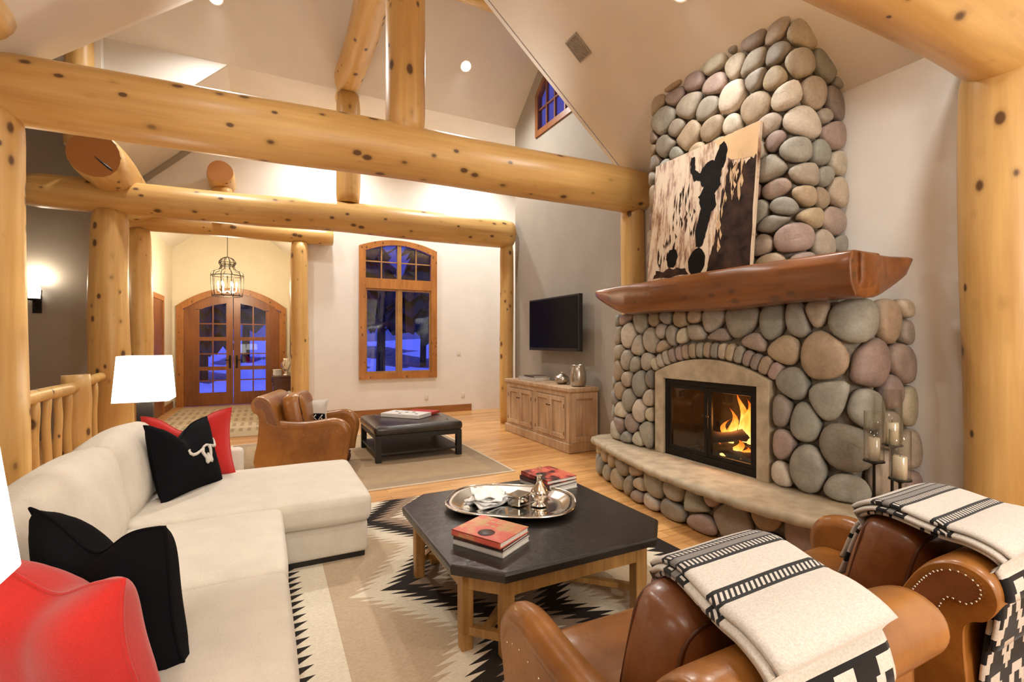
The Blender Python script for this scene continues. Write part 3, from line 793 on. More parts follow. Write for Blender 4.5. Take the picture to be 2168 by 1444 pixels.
FY = 3.02
def arch_out(y): return 1.19 + 0.15 * (1 - ((y - FY) / 0.62) ** 2)
def fireplace():
    r = thing('fireplace', 'river stone fireplace with arched firebox surround and raised curved hearth', 'fireplace', (3.5, 3.05, 0))
    off = Vector((-3.5, -3.05, 0))
    def P(x, y, z): return (x - 3.5, y - 3.05, z)
    # --- lower mass
    path = Path([(4.1, 4.40), (3.5, 4.33), (3.5, 1.86), (4.1, 1.80)], 0.16)
    def low(s, z, h):
        p, n = path.at(s); fl = 0.07 * max(0, 1 - z / 1.8)
        return P(p.x - n.x * -1 * 0 + (n.x) * (h + fl), p.y + n.y * (h + fl), z)
    # make the normal point outwards (towards -x on the front)
    pm, nm = path.at(path.len / 2); sg = -1 if nm.x > 0 else 1
    def low(s, z, h):
        p, n = path.at(s); q = (h + 0.07 * max(0, 1 - z / 1.8)) * sg
        return P(p.x + n.x * q, p.y + n.y * q, z)
    sl, sr = path.s_of_y(3.66, 3.6), path.s_of_y(2.39, 3.6)
    band = 0.165
    def excl(s, z):
        if s < path.s_of_y(4.1, 3.6) - 0.0 or s > path.s_of_y(2.0, 3.6): 
            pass
        p, n = path.at(s)
        if p.x > 3.52: return None
        y = p.y
        top = arch_out(max(2.40, min(3.64, y))) + band
        if sl < s < sr and z < top: return 'in'
        if z < 1.19 + band * 0.7:
            if s <= sl: return (1, 0, sl - 0.006)
            if s >= sr: return (-1, 0, -(sr + 0.006))
        yy = max(2.40, min(3.64, y)); a = arch_out(yy) + band; k = -0.30 * (yy - FY) / 0.62 ** 2
        # z >= a + k*(y-yy); on the front y = yy0 - (s - s0)
        s0 = path.s_of_y(yy, 3.6)
        return (-k, -1, -(a + k * s0)) if sl - .3 < s < sr + .3 else None
    b = MB(); b.col = []
    stonework(b, 0.02, path.len - 0.02, 0.415, 1.80, 0.20, low, 0.062, 12, excl, 1.2, gap=0.006, size_of=lambda s, z: 0.80 + 0.42 * max(0, min(1, (s - sl) / (sr - sl + .3))))
    rnd = random.Random(4)
    n = 17
    for i in range(n):
        y = 3.66 - (3.66 - 2.38) * (i + 0.5) / n; w_ = (3.66 - 2.38) / n * (0.46 + 0.08 * rnd.random())
        a0 = arch_out(max(2.4, min(3.64, y))); k = -0.30 * (y - FY) / 0.62 ** 2; nx, nz = -k, 1; m = math.hypot(nx, nz); nx /= m; nz /= m
        hgt = band * (0.9 + 0.12 * rnd.random())
        def q(u, v): yy = y + u + nx * v; return (path.s_of_y(yy, 3.6), a0 + k * u + nz * v)
        poly = [q(-w_, 0.006), q(w_, 0.006), q(w_ * 1.15, hgt * .5), q(w_, hgt), q(-w_, hgt), q(-w_ * 1.15, hgt * .5)]
        add_stone(b, poly, low, 0.05, rnd, 0.004, n=14)
    b.build('river_stones', 'stone', r)
    # mortar body behind the stones
    b = MB()
    pts = [p for p in path.p]
    left = [p for p in pts if p.y > 3.53]; right = [p for p in pts if p.y < 2.51]
    def body(ps, close):
        c = [Vector((p.x + 0.02, p.y - 0.012 * (1 if p.y > 3 else -1))) for p in ps]
        return [P(p.x, p.y, 0.40) for p in c] + [P(*q, 0.40) for q in close]
    b.prism(body(left, [(3.52, 3.53), (4.09, 3.53)]), (0, 0, 1.37))
    b.prism([P(3.52, 2.51, .40)] + body(right, []) + [P(4.09, 2.51, .40)], (0, 0, 1.37))
    b.box(*[v for a in zip(P(3.52, 2.51, 1.14), P(4.09, 3.53, 1.77)) for v in a])
    b.build('mortar_body', 'mortar', r)
    # --- chimney breast above the mantel
    up = Path([(4.1, 3.82), (3.55, 3.80), (3.55, 2.29), (4.1, 2.27)], 0.10)
    def upl(s, z, h):
        p, n = up.at(s); q = (h + 0.05 * max(0, 1 - (z - 1.8) / 2.2)) * sg
        return P(p.x + n.x * q, p.y + n.y * q, z)
    b = MB(); b.col = []
    stonework(b, 0.0, up.len, 1.86, 4.14, 0.205, upl, 0.05, 36, None, 0.9, 0.005)
    b.build('chimney_stones', 'stone', r)
    b = MB(); b.prism([P(p.x + 0.02, p.y - 0.012 * (1 if p.y > 3 else -1), 1.80) for p in up.p], (0, 0, 2.33))
    b.build('chimney_body', 'mortar', r)
    # --- limestone surround
    b = MB(); xa, xb = 3.425, 3.60
    ys = [2.41 + 1.22 * i / 20 for i in range(21)]
    b.strip(ys, lambda y: 1.14, arch_out, xa, xb, axis='x')
    b.box(xa, xb, 2.41, 2.52, 0.41, 1.15); b.box(xa, xb, 3.52, 3.63, 0.41, 1.15)
    b.v = [P(*v) for v in b.v]
    b.build('surround', 'limestone', r, bevel=0.008)
    # --- firebox lining
    b = MB()
    for a in ((4.0, 4.06, 2.5, 3.54, .40, 1.16), (3.5, 4.06, 2.46, 2.54, .40, 1.16), (3.5, 4.06, 3.50, 3.58, .40, 1.16), (3.5, 4.06, 2.5, 3.54, 1.12, 1.18), (3.5, 4.06, 2.5, 3.54, .405, .43)):
        b.box(*a)
    b.v = [P(*v) for v in b.v]
    b.build('firebox', 'soot', r)
    # --- iron frame and two glazed doors
    b = MB(); x0, x1 = 3.455, 3.50
    b.box(x0, x1, 2.52, 2.56, .41, 1.14); b.box(x0, x1, 3.48, 3.52, .41, 1.14); b.box(x0, x1, 2.52, 3.52, 1.09, 1.14); b.box(x0, x1, 2.52, 3.52, .41, .475)
    b.v = [P(*v) for v in b.v]; b.build('door_frame', 'iron', r, bevel=0.004)
    for y0, y1, hs in ((2.56, 3.017, 1), (3.023, 3.48, -1)):
        b = MB(); x0, x1 = 3.462, 3.488; t = 0.035
        b.box(x0, x1, y0, y0 + t, .475, 1.09); b.box(x0, x1, y1 - t, y1, .475, 1.09); b.box(x0, x1, y0, y1, .475, .475 + t); b.box(x0, x1, y0, y1, 1.09 - t, 1.09)
        b.v = [P(*v) for v in b.v]; d = b.build('firebox_door', 'iron', r, bevel=0.003)
        b = MB(); b.box(3.474, 3.478, y0 + t, y1 - t, .51, 1.055); b.v = [P(*v) for v in b.v]; b.build('glass_pane', 'fireglass', d)
        b = MB(); hy = y1 - .02 if hs > 0 else y0 + .02
        b.tube([(3.46, hy, .84), (3.435, hy, .84)], 0.006); b.sphere((3.43, hy, .84), 0.014)
        b.v = [P(*v) for v in b.v]; b.build('door_handle', 'bronze', d)
    # --- hearth
    hp = Path([(4.09, 4.405), (3.74, 4.42), (3.64, 4.50), (3.42, 4.50), (3.20, 3.86), (3.06, 3.15), (3.06, 2.60), (3.12, 2.15), (3.28, 1.66), (3.48, 1.50), (3.74, 1.55), (4.09, 1.58)], 0.25, 6)
    def hst(s, z, h):
        p, n = hp.at(s); q = (h + 0.02 - 0.05 * z) * sg
        return P(p.x + n.x * q, p.y + n.y * q, z)
    b = MB(); b.col = []
    stonework(b, 0.0, hp.len, 0.0, 0.345, 0.235, hst, 0.06, 77, None, 0.95, 0.010)
    b.build('hearth_stones', 'stone', r)
    b = MB(); b.prism([P(p.x + 0.02, p.y, 0.0) for p in hp.p], (0, 0, 0.34)); b.build('hearth_body', 'mortar', r)
    sp = Path([(4.095, 4.425), (3.80, 4.43), (3.70, 4.585), (3.30, 4.585), (3.06, 3.80), (2.90, 3.05), (2.87, 2.55), (2.89, 2.10), (3.02, 1.60), (3.26, 1.36), (3.62, 1.38), (3.82, 1.50), (4.095, 1.51)], 0.22, 7)
    rnd = random.Random(8); b = MB(); top = []; 
    rings = []
    for z, ins in ((0.335, 0.05), (0.345, 0.012), (0.375, 0.0), (0.405, 0.012), (0.412, 0.04)):
        ring = []
        for i in range(90):
            p, n = sp.at(sp.len * i / 89); j = 0.010 * math.sin(i * 1.9 + z * 40) + 0.008 * (rnd.random() - .5)
            if i in (0, 89): j = 0
            q = (j - ins) * sg; ring.append(P(min(4.095, p.x + n.x * q), p.y + n.y * q, z))
        rings.append(ring)
    b.loft(rings, 0, True); b.build('hearth_slab', 'limestone', r)
fireplace()

def mantel():
    r = thing('mantel_shelf', 'thick live edge wood mantel shelf on the stone fireplace', 'mantel', (3.36, 3.05, 1.77))
    b = MB(); rings = []; k = 34
    def sec(y, x0, x1, zb, zt, ph):
        wv = 0.012 * math.sin(5 * y + ph)
        return [(x0 + .05 + wv, y, zb), (x0 + wv * .6, y, zb + (zt - zb) * .30), (x0 - 0.01 + wv, y, zb + (zt - zb) * .75), (x0 + 0.01, y, zt - .012), (x0 + .04, y, zt), (x1, y, zt), (x1, y, zb + .02), ((x0 + x1) / 2, y, zb - .012)]
    for i in range(k + 1):
        y = 4.37 - (4.37 - 1.70) * i / k
        e = max(0, (y - 3.86) / 0.51); zb = 1.775 + 0.20 * e ** 1.3 + 0.01 * math.sin(4 * y); x0 = 3.20 + 0.05 * e + 0.012 * math.sin(3.1 * y)
        rings.append(sec(y, x0, 3.515, zb, 2.07 + 0.006 * math.sin(3 * y), 1))
    b.loft(rings, 0, True); b.v = [(v[0] - 3.36, v[1] - 3.05, v[2] - 1.77) for v in b.v]
    b.build('shelf', 'mantel', r, bevel=0.01)
    b = MB(); rings = []
    for i in range(13):
        x = 3.27 + (3.90 - 3.27) * i / 12; e = i / 12
        y0 = 1.695 + 0.015 * math.sin(9 * x); y1 = 1.80
        zb = 1.78 + 0.17 * max(0, (e - .35) / .65) ** 1.6; zt = 2.068 + .006 * math.sin(5 * x)
        q = [(x, y0 + .04, zb), (x, y0, zb + .1), (x, y0, zt - .012), (x, y0 + .03, zt), (x, y1, zt), (x, y1, zb)]
        rings.append(q)
    b.loft(rings, 0, True); b.v = [(v[0] - 3.36, v[1] - 3.05, v[2] - 1.77) for v in b.v]
    b.build('return', 'mantel', r, bevel=0.01)
mantel()

def fire():
    lg = plain('charred_log', (0.035, 0.020, 0.013), 0.85, 0, 0.6, 14, 0.4)
    MT['char'] = lg
    for i, (p0, p1, rr, lab) in enumerate((((3.80, 2.66, .53), (3.74, 3.36, .50), .065, 'charred firewood log lying at the back of the grate'),
                                      ((3.66, 2.60, .50), (3.70, 3.30, .52), .055, 'charred firewood log at the front of the grate'),
                                      ((3.62, 3.12, .62), (3.88, 2.66, .70), .055, 'charred firewood log laid slantwise on top of the fire'))):
        b = MB(); p0, p1 = Vector(p0), Vector(p1)
        b.tube([p0.lerp(p1, t / 6) + Vector((0, 0, .008 * math.sin(t * 2 + i))) for t in range(7)], [rr * (.92 + .12 * math.sin(t * 1.7 + i)) for t in range(7)], 12)
        tag(b.build('firewood_log', 'char'), lab, 'log', 'logs in the firebox')
    t = thing('fire_grate', 'black iron grate holding the burning logs', 'grate', (3.74, 3.0, .43))
    for k in range(6):
        b = MB(); y = -.36 + .72 * k / 5; b.tube([(-.15, y, .07), (-.13, y, .02), (.13, y, .02), (.16, y, .06)], .009, 6); b.build('grate_bar', 'iron', t)
    b = MB(); b.tube([(0, -.38, .012), (0, .38, .012)], .009, 6)
    for y in (-.3, .3):
        b.tube([(0, y, .0), (0, y, .015)], .012, 6)
    b.build('cross_bar', 'iron', t)
    m, nt, bs = mat('flame'); nt.nodes.clear()
    out = nt.nodes.new('ShaderNodeOutputMaterial'); em = nt.nodes.new('ShaderNodeEmission'); tr = nt.nodes.new('ShaderNodeBsdfTransparent'); mx = nt.nodes.new('ShaderNodeMixShader')
    tc = nt.nodes.new('ShaderNodeTexCoord'); sp = nt.nodes.new('ShaderNodeSeparateXYZ'); L(nt, tc.outputs['Generated'], sp.inputs[0])
    nz = noise(nt, coords(nt, 'Object', (7, 7, 3.2)), 2.2, 3)
    h = math_(nt, 'ADD', sp.outputs[2], math_(nt, 'MULTIPLY', math_(nt, 'SUBTRACT', nz, 0.5), 1.1))
    col = ramp(nt, h, [(0.10, (1.0, 0.62, 0.20)), (0.38, (1.0, 0.42, 0.06)), (0.68, (0.95, 0.17, 0.012)), (0.95, (0.45, 0.03, 0.002))])
    L(nt, col, em.inputs[0]); em.inputs[1].default_value = 3.2
    L(nt, math_(nt, 'MULTIPLY_ADD', h, -1.0, 1.25, clamp=True), mx.inputs[0]); L(nt, tr.outputs[0], mx.inputs[1]); L(nt, em.outputs[0], mx.inputs[2]); L(nt, mx.outputs[0], out.inputs[0])
    MT['flame'] = m
    f = thing('fire', 'orange and yellow flames burning behind the right firebox door', 'fire', (3.74, 2.92, .50))
    rnd = random.Random(5)
    for k, (x, y, z, h_, w_) in enumerate(((.02, -.10, .10, .50, .060), (.06, -.02, .10, .42, .070), (.00, .08, .08, .34, .055), (.08, -.19, .08, .47, .055), (-.06, -.02, -.02, .17, .07), (-.08, .10, -.03, .13, .06), (-.07, -.12, -.03, .14, .07), (.05, .16, .06, .24, .045), (.10, .04, .16, .40, .05), (-.02, .30, -.03, .12, .05))):
        b = MB(); rings = []; ph = rnd.random() * 6; n = 10
        for i in range(11):
            t = i / 10; ww = w_ * (math.sin(PI * min(1, t * 1.0 + 0.12)) ** 0.8 * (1 - t * .65)) + 0.001
            cx_ = .035 * math.sin(4.5 * t + ph) * t; cy_ = .06 * math.sin(5.5 * t + ph * 1.7) * t
            rings.append([(x + cx_ + ww * .6 * math.cos(2 * PI * j / n), y + cy_ + ww * math.sin(2 * PI * j / n) * (1 + .25 * math.sin(3 * j)), z + h_ * t) for j in range(n)])
        b.loft(rings, 0, True); b.build('flame', 'flame', f)
    l = bpy.data.lights.new('fire_glow', 'POINT'); l.energy = 16; l.color = (1, .42, .12); l.shadow_soft_size = .12
    lo = bpy.data.objects.new('fire_glow', l); lo.location = (3.70, 2.96, .80); C.objects.link(lo)
fire()

def horse_picture():
    m, nt, b_ = mat('sepia_print')
    v = coords(nt, 'Object', (5.5, 1, 1.1)); f = noise(nt, v, 2.4, 5, 0.7); f2 = noise(nt, coords(nt), 1.6, 2)
    L(nt, ramp(nt, math_(nt, 'ADD', math_(nt, 'MULTIPLY', f, .8), math_(nt, 'MULTIPLY', f2, .2)), [(0.36, (0.10, 0.045, 0.022)), (0.43, (0.36, 0.21, 0.13)), (0.50, (0.64, 0.50, 0.36)), (0.7, (0.70, 0.58, 0.43))]), b_.inputs['Base Color'])
    b_.inputs['Roughness'].default_value = 0.4
    MT['print'] = m
    MT['print_dark'] = plain('dark_print_ink', (0.006, 0.004, 0.003), 0.7, 0, 0.5, 9)
    MT['print_brown'] = plain('brown_print_ink', (0.034, 0.016, 0.009), 0.65, 0, 0.75, 9)
    MT['print_tan'] = plain('tan_print_ink', (0.62, 0.40, 0.21), 0.45, 0, 0.12, 5)
    for q in ('print_dark', 'print_brown'): MT[q].node_tree.nodes['Principled BSDF'].inputs['Specular IOR Level'].default_value = 0.12
    W, Hh = 1.14, 1.16
    r = thing('horse_picture', 'unframed canvas print of a horse head leaning on the mantel', 'picture', (3.335, 3.64, 2.078))
    ax = math.atan2(0.115, Hh)
    r.rotation_euler = (0, 0, -PI / 2)          # local x runs along -Y of the room, local y along +X
    tilt = Matrix.Rotation(-ax, 4, 'X')
    def place(b): b.v = [tuple(tilt @ Vector(p)) for p in b.v]
    b = MB(); b.box(0, W, 0, 0.035, 0, Hh); place(b); b.build('canvas', ['print'], r, bevel=0.003)
    def poly(name, pts, m, d):
        b = MB(); b.prism([(u * W, -d, v * Hh) for u, v in pts], (0, d * 0.7, 0)); place(b); b.build(name, m, r)
    rnd = random.Random(2)
    def jag(pts, a=0.010, n=4):
        out = []
        for i in range(len(pts)):
            p, q = pts[i], pts[(i + 1) % len(pts)]
            for k in range(n): t = k / n; out.append((min(.995, max(.005, p[0] + (q[0] - p[0]) * t + (rnd.random() - .5) * a)), min(.995, max(.005, p[1] + (q[1] - p[1]) * t + (rnd.random() - .5) * a * 1.6))))
        return out
    poly('tan_sky', [(.62, .995), (.995, .995), (.995, .76), (.9, .77), (.78, .80), (.70, .88)], 'print_tan', 0.0012)
    poly('horse_neck', jag([(.77, .80), (.81, .75), (.87, .77), (.91, .73), (.99, .77), (.99, .005), (.63, .005), (.67, .22), (.72, .42), (.73, .6)], .02, 6), 'print_brown', 0.0018)
    poly('horse_head', jag([(.40, .945), (.435, .93), (.455, .83), (.50, .79), (.56, .85), (.635, .84), (.675, .95), (.715, .97), (.745, .90), (.735, .80), (.70, .74), (.705, .64), (.66, .59), (.68, .50), (.63, .44), (.60, .30), (.57, .21), (.51, .21), (.50, .35), (.535, .5), (.505, .60), (.545, .66), (.50, .73), (.44, .74), (.40, .84)], .012, 4), 'print_dark', 0.0024)
    def slivers(name, spans, m, d, k):
        b = MB()
        for u0, u1, v0, v1, n in spans:
            for _ in range(n):
                u = u0 + (u1 - u0) * rnd.random(); v = v0 + (v1 - v0) * rnd.random(); h_ = .04 + .10 * rnd.random(); w_ = .004 + .010 * rnd.random(); s_ = (rnd.random() - .5) * .03
                b.prism([(q * W, -d, max(.01, r_) * Hh) for q, r_ in ((u, v), (u + w_, v + h_ * .4), (u + s_, v + h_), (u - w_ * .7, v + h_ * .5))], (0, d * .5, 0))
        place(b); b.build(name, m, r)
    slivers('mane_streaks', [(.74, .90, .45, .72, 26), (.66, .74, .12, .42, 12)], 'print_tan', 0.0026, 0)
    slivers('coat_streaks', [(.20, .48, .25, .60, 26), (.08, .30, .05, .30, 16), (.30, .42, .55, .72, 6)], 'print_brown', 0.0014, 0)
    def ell(cx, cy, a, b2): return [(cx + a * math.cos(t * PI / 9), cy + b2 * math.sin(t * PI / 9)) for t in range(18)]
    poly('nostril', jag(ell(.27, .165, .058, .078), .012, 1), 'print_dark', 0.0024); poly('nostril', jag(ell(.53, .10, .085, .10), .012, 1), 'print_dark', 0.0024)
    poly('muzzle_shade', jag([(.06, .01), (.45, .01), (.42, .06), (.25, .075), (.10, .07)], .02, 4), 'print_brown', 0.0018)
horse_picture()
# ------------------------------------------------------------------ rugs
def rug_material():
    m, nt, b = mat('woven_wool_rug')
    tc = nt.nodes.new('ShaderNodeTexCoord'); sp = nt.nodes.new('ShaderNodeSeparateXYZ'); L(nt, tc.outputs['Object'], sp.inputs[0])
    x, y = sp.outputs[0], sp.outputs[1]
    M = lambda op, a, b_=None, c=None, clamp=False: math_(nt, op, a, b_, c, clamp)
    ax = M('ABSOLUTE', x)
    yy = M('ABSOLUTE', M('SUBTRACT', M('FRACT', M('ADD', M('DIVIDE', M('SUBTRACT', y, 0.37), 1.17), 0.5)), 0.5))
    yy = M('MULTIPLY', yy, 1.17)
    sg = M('SIGN', M('SUBTRACT', M('FRACT', M('ADD', M('DIVIDE', M('SUBTRACT', y, 0.37), 1.17), 0.5)), 0.5))
    saw = M('FRACT', M('DIVIDE', yy, 0.062))
    e = M('ADD', M('ADD', ax, M('MULTIPLY', M('FLOOR', M('DIVIDE', yy, 0.062)), 0.062 * 0.72)), M('MULTIPLY', M('SUBTRACT', saw, 0.5), 0.15))
    cream, black, tan, taupe = (0.70, 0.62, 0.49), (0.030, 0.024, 0.022), (0.50, 0.385, 0.265), (0.30, 0.215, 0.155)
    def band(lo, hi): return M('MULTIPLY', M('GREATER_THAN', e, lo), M('LESS_THAN', e, hi))
    col = mixc(nt, band(0.62, 0.80), tan, cream)
    col = mixc(nt, band(0.45, 0.62), col, black)
    col = mixc(nt, band(0.30, 0.45), col, taupe)
    col = mixc(nt, band(0.20, 0.30), col, cream)
    col = mixc(nt, M('LESS_THAN', e, 0.20), col, black)
    col = mixc(nt, M('GREATER_THAN', ax, 0.965), col, cream)
    ts = M('FRACT', M('DIVIDE', y, 0.078))
    col = mixc(nt, M('GREATER_THAN', ax, M('SUBTRACT', 1.20, M('MULTIPLY', ts, 0.10))), col, black)
    f = noise(nt, coords(nt, 'Object', (1, 4, 1)), 60, 3, 0.7)
    g = ramp(nt, f, [(0.3, (0.80, 0.78, 0.75)), (0.7, (1.1, 1.1, 1.08))])
    mx = nt.nodes.new('ShaderNodeMix'); mx.data_type = 'RGBA'; mx.blend_type = 'MULTIPLY'; mx.inputs[0].default_value = 1
    L(nt, col, mx.inputs[6]); L(nt, g, mx.inputs[7]); L(nt, mx.outputs[2], b.inputs['Base Color'])
    b.inputs['Roughness'].default_value = 0.95; b.inputs['Specular IOR Level'].default_value = 0.1
    bump(nt, b, f, 0.3, 0.004)
    return m
MT['rug'] = rug_material()
def slab(w, d, h, r=0.02):
    b = MB(); b.box(-w / 2, w / 2, -d / 2, d / 2, 0, h); return b
tag(slab(2.69, 4.0, 0.008).build('wool_rug', 'rug', None, (1.297, 2.56, 0.001)), 'large cream rug with black serrated diamonds under the octagonal coffee table', 'rug')
MT['sisal'] = fabric_mat('sisal_weave', (0.40, 0.285, 0.165), 0.16, 120, 0.95)
MT['sisal_edge'] = fabric_mat('sisal_border', (0.34, 0.25, 0.155), 0.12, 120, 0.95)
MT['binding'] = fabric_mat('cotton_binding', (0.62, 0.50, 0.36), 0.1, 120)
def sisal():
    r = thing('sisal_rug', 'plain tan sisal rug under the black tufted ottoman', 'rug', (1.05, 6.45, 0.001))
    w, d = 1.5, 1.52
    b = MB(); b.box(-w + .2, w - .2, -d + .2, d - .2, 0, .009); b.build('field', 'sisal', r)
    b = MB()
    for a in ((-w + .03, w - .03, -d + .03, -d + .2), (-w + .03, w - .03, d - .2, d - .03), (-w + .03, -w + .2, -d + .2, d - .2), (w - .2, w - .03, -d + .2, d - .2)): b.box(*a, 0, .0095)
    b.build('border', 'sisal_edge', r)
    b = MB()
    for a in ((-w, w, -d, -d + .03), (-w, w, d - .03, d), (-w, -w + .03, -d + .03, d - .03), (w - .03, w, -d + .03, d - .03)): b.box(*a, 0, .011)
    b.build('binding', 'binding', r)
sisal()
def mat_rug():
    m, nt, b = mat('hall_runner_weave')
    tc = nt.nodes.new('ShaderNodeTexCoord'); sp = nt.nodes.new('ShaderNodeSeparateXYZ'); L(nt, tc.outputs['Object'], sp.inputs[0])
    a = math_(nt, 'GREATER_THAN', math_(nt, 'FRACT', math_(nt, 'MULTIPLY', sp.outputs[0], 8)), 0.55)
    r2 = math_(nt, 'GREATER_THAN', math_(nt, 'FRACT', math_(nt, 'MULTIPLY', sp.outputs[1], 1.6)), 0.35)
    inside = math_(nt, 'LESS_THAN', math_(nt, 'ABSOLUTE', sp.outputs[1]), 1.6)
    k = math_(nt, 'MULTIPLY', math_(nt, 'MULTIPLY', a, r2), inside)
    L(nt, mixc(nt, k, (0.50, 0.40, 0.26), (0.33, 0.255, 0.16)), b.inputs['Base Color']); b.inputs['Roughness'].default_value = 0.95
    MT['runner'] = m
    tag(slab(1.66, 4.2, 0.008).build('hall_runner', 'runner', None, (-0.86, 10.75, 0.001)), 'beige runner rug with dashed stripes leading to the entrance doors', 'rug')
mat_rug()
# ------------------------------------------------------------------ sofa
def sofa():
    r = thing('sectional_sofa', 'oatmeal linen sectional sofa with a chaise', 'sofa', (-0.4, 3.0, 0))
    ox, oy = 0.4, -3.0
    def rp(name, x0, x1, y0, y1, z0, z1, rr=0.03, bulge=(0, 0, 0), m='linen', rot=None, wob=0, seed=0, n=6):
        b = MB(); b.rbox(((x0 + x1) / 2 + ox, (y0 + y1) / 2 + oy, (z0 + z1) / 2), (x1 - x0, y1 - y0, z1 - z0), rr, n, bulge, 0, rot, wob, seed); return b.build(name, m, r)
    rp('base', -1.05, 0.045, 1.34, 3.44, 0.05, 0.275, 0.02)
    rp('chaise_base', -1.05, 0.625, 3.44, 4.53, 0.05, 0.262, 0.02)
    b = MB(); b.box(-1.0 + ox, 0.61 + ox, 3.47 + oy, 4.5 + oy, 0.0, 0.055); b.box(-1.0 + ox, 0.03 + ox, 1.36 + oy, 3.47 + oy, 0, 0.055); b.build('plinth', 'blackpaint', r)
    rp('seat_cushion', -0.80, 0.085, 2.462, 3.385, 0.27, 0.455, 0.045, (0.012, 0.006, 0.012), wob=.003, seed=1)
    rp('seat_cushion', -0.80, 0.085, 1.36, 2.455, 0.27, 0.455, 0.045, (0.012, 0.006, 0.012), wob=.003, seed=2)
    rp('chaise_cushion', -0.80, 0.645, 3.40, 4.525, 0.262, 0.455, 0.05, (0.012, 0.008, 0.016), wob=.004, seed=3, n=8)
    rp('back_frame', -1.12, -0.94, 1.22, 4.68, 0.05, 0.72, 0.05)
    tilt = Matrix.Rotation(-0.20, 3, 'Y')
    for k, (y0, y1) in enumerate(((3.50, 4.50), (2.50, 3.49), (1.40, 2.49))):
        rp('back_cushion', -0.965, -0.725, y0, y1, 0.415, 0.90, 0.075, (0.045, 0.012, 0.03), rot=tilt, wob=.008, seed=5 + k, n=8)
    rp('arm', -1.06, -0.17, 4.535, 4.68, 0.05, 0.615, 0.04, m='linen')
    rp('arm', -1.06, 0.05, 1.21, 1.35, 0.05, 0.60, 0.04, m='linen')
sofa()
def pillow(name, m, label, c, w, h, t, yaw, lean, roll=0.0, chop=0.0, seed=0, decal=None, group=None, cat='cushion', chopx=0.0):
    rt_ = thing(name, label, cat, c, 0, group)
    R = Matrix.Rotation(yaw, 3, 'Z') @ Matrix.Rotation(lean, 3, 'X') @ Matrix.Rotation(roll, 3, 'Y')
    rnd = random.Random(seed); ph = [rnd.random() * 6 for _ in range(4)]
    def sf(u, v, side, lift=0.0):
        e = 0.11
        x = w / 2 * u * (1 - e * (1 - v * v)); z = h / 2 * v * (1 - e * (1 - u * u))
        th = t / 2 * (max(0, 1 - u ** 4) ** .6) * (max(0, 1 - v ** 4) ** .6) + 0.004
        y = side * (th + lift) + 0.012 * math.sin(3 * u + ph[0]) * math.sin(2.5 * v + ph[1])
        g = math.exp(-((u - chopx) / 0.42) ** 2) * max(0, v * .5 + .5) ** 2.2
        z -= chop * g * h; 
        y *= 1 - 0.45 * (chop * 3) * math.exp(-((u - chopx) / 0.16) ** 2) * max(0, v) ** .6
        return R @ Vector((x, y, z))
    n = 26; b = MB()
    for side in (-1, 1):
        vs = [sf(-1 + 2 * i / n, -1 + 2 * j / n, side) for j in range(n + 1) for i in range(n + 1)]
        b.add(vs, [(j * (n + 1) + i, j * (n + 1) + i + 1, (j + 1) * (n + 1) + i + 1, (j + 1) * (n + 1) + i) for j in range(n) for i in range(n)])
    ring = [(-1 + 2 * i / n, -1) for i in range(n)] + [(1, -1 + 2 * i / n) for i in range(n)] + [(1 - 2 * i / n, 1) for i in range(n)] + [(-1, 1 - 2 * i / n) for i in range(n)]
    k = len(ring); vs = [sf(u, v, s_) for s_ in (-1, 1) for u, v in ring]
    b.add(vs, [(i, (i + 1) % k, k + (i + 1) % k, k + i) for i in range(k)])
    b.build('cover', m, rt_)
    b = MB(); pts = [(sf(u, v, 1) + sf(u, v, -1)) / 2 for u, v in ring]; b.tube(pts + [pts[0]], 0.006, 6); b.build('piping', m, rt_)
    if decal: decal(rt_, sf)
    return rt_
def skull(rt_, sf):
    def S(pts, rr):
        b = MB(); b.tube([sf(u, v, -1, 0.003) for u, v in pts], rr, 6); return b
    b = MB()
    o = 0.28
    for s in (-1, 1):
        b.tube([sf(o + s * u, v, -1, .002) for u, v in ((.10, .20), (.22, .17), (.34, .13), (.46, .12), (.54, .19), (.56, .29), (.50, .34))], [.011, .010, .011, .012, .011, .009, .006], 6)
        b.tube([sf(o + s * u, v, -1, .002) for u, v in ((.13, .20), (.16, .08), (.12, -.05), (.08, -.14), (.09, -.26), (.06, -.32))], [.012, .012, .012, .012, .013, .010], 6)
    b.tube([sf(o + u, v, -1, .002) for u, v in ((-.13, .21), (-.05, .25), (.05, .25), (.13, .21))], .009, 6)
    b.tube([sf(o, v, -1, .002) for v in (.0, -.08, -.16, -.24, -.30)], [.006, .010, .016, .020, .016], 6)
    b.build('bull_skull_embroidery', 'embroidery', rt_)
pillow('throw_pillow', 'black', 'black wool pillow with a pale bull skull embroidered on it', (-0.505, 4.05, 0.685), 0.56, 0.53, 0.19, math.radians(58), -0.30, 0.05, 0.20, 1, skull, chopx=-.12)
pillow('throw_pillow', 'red', 'red wool pillow behind the bull skull pillow, corner pointing up', (-0.52, 4.40, 0.69), 0.58, 0.54, 0.17, math.radians(8), -0.20, -0.04, 0.22, 2, chopx=-.1)
pillow('throw_pillow', 'black', 'plain black pillow leaning behind the large red pillow', (-0.455, 2.00, 0.68), 0.54, 0.54, 0.21, math.radians(-40), 0.22, 0.03, 0.17, 3, chopx=-.05)
pillow('throw_pillow', 'red', 'largest red pillow at the near sofa arm beside the near lampshade', (-0.50, 1.735, 0.655), 0.55, 0.52, 0.23, math.radians(-40), 0.20, 0.02, 0.10, 4, chopx=.1)
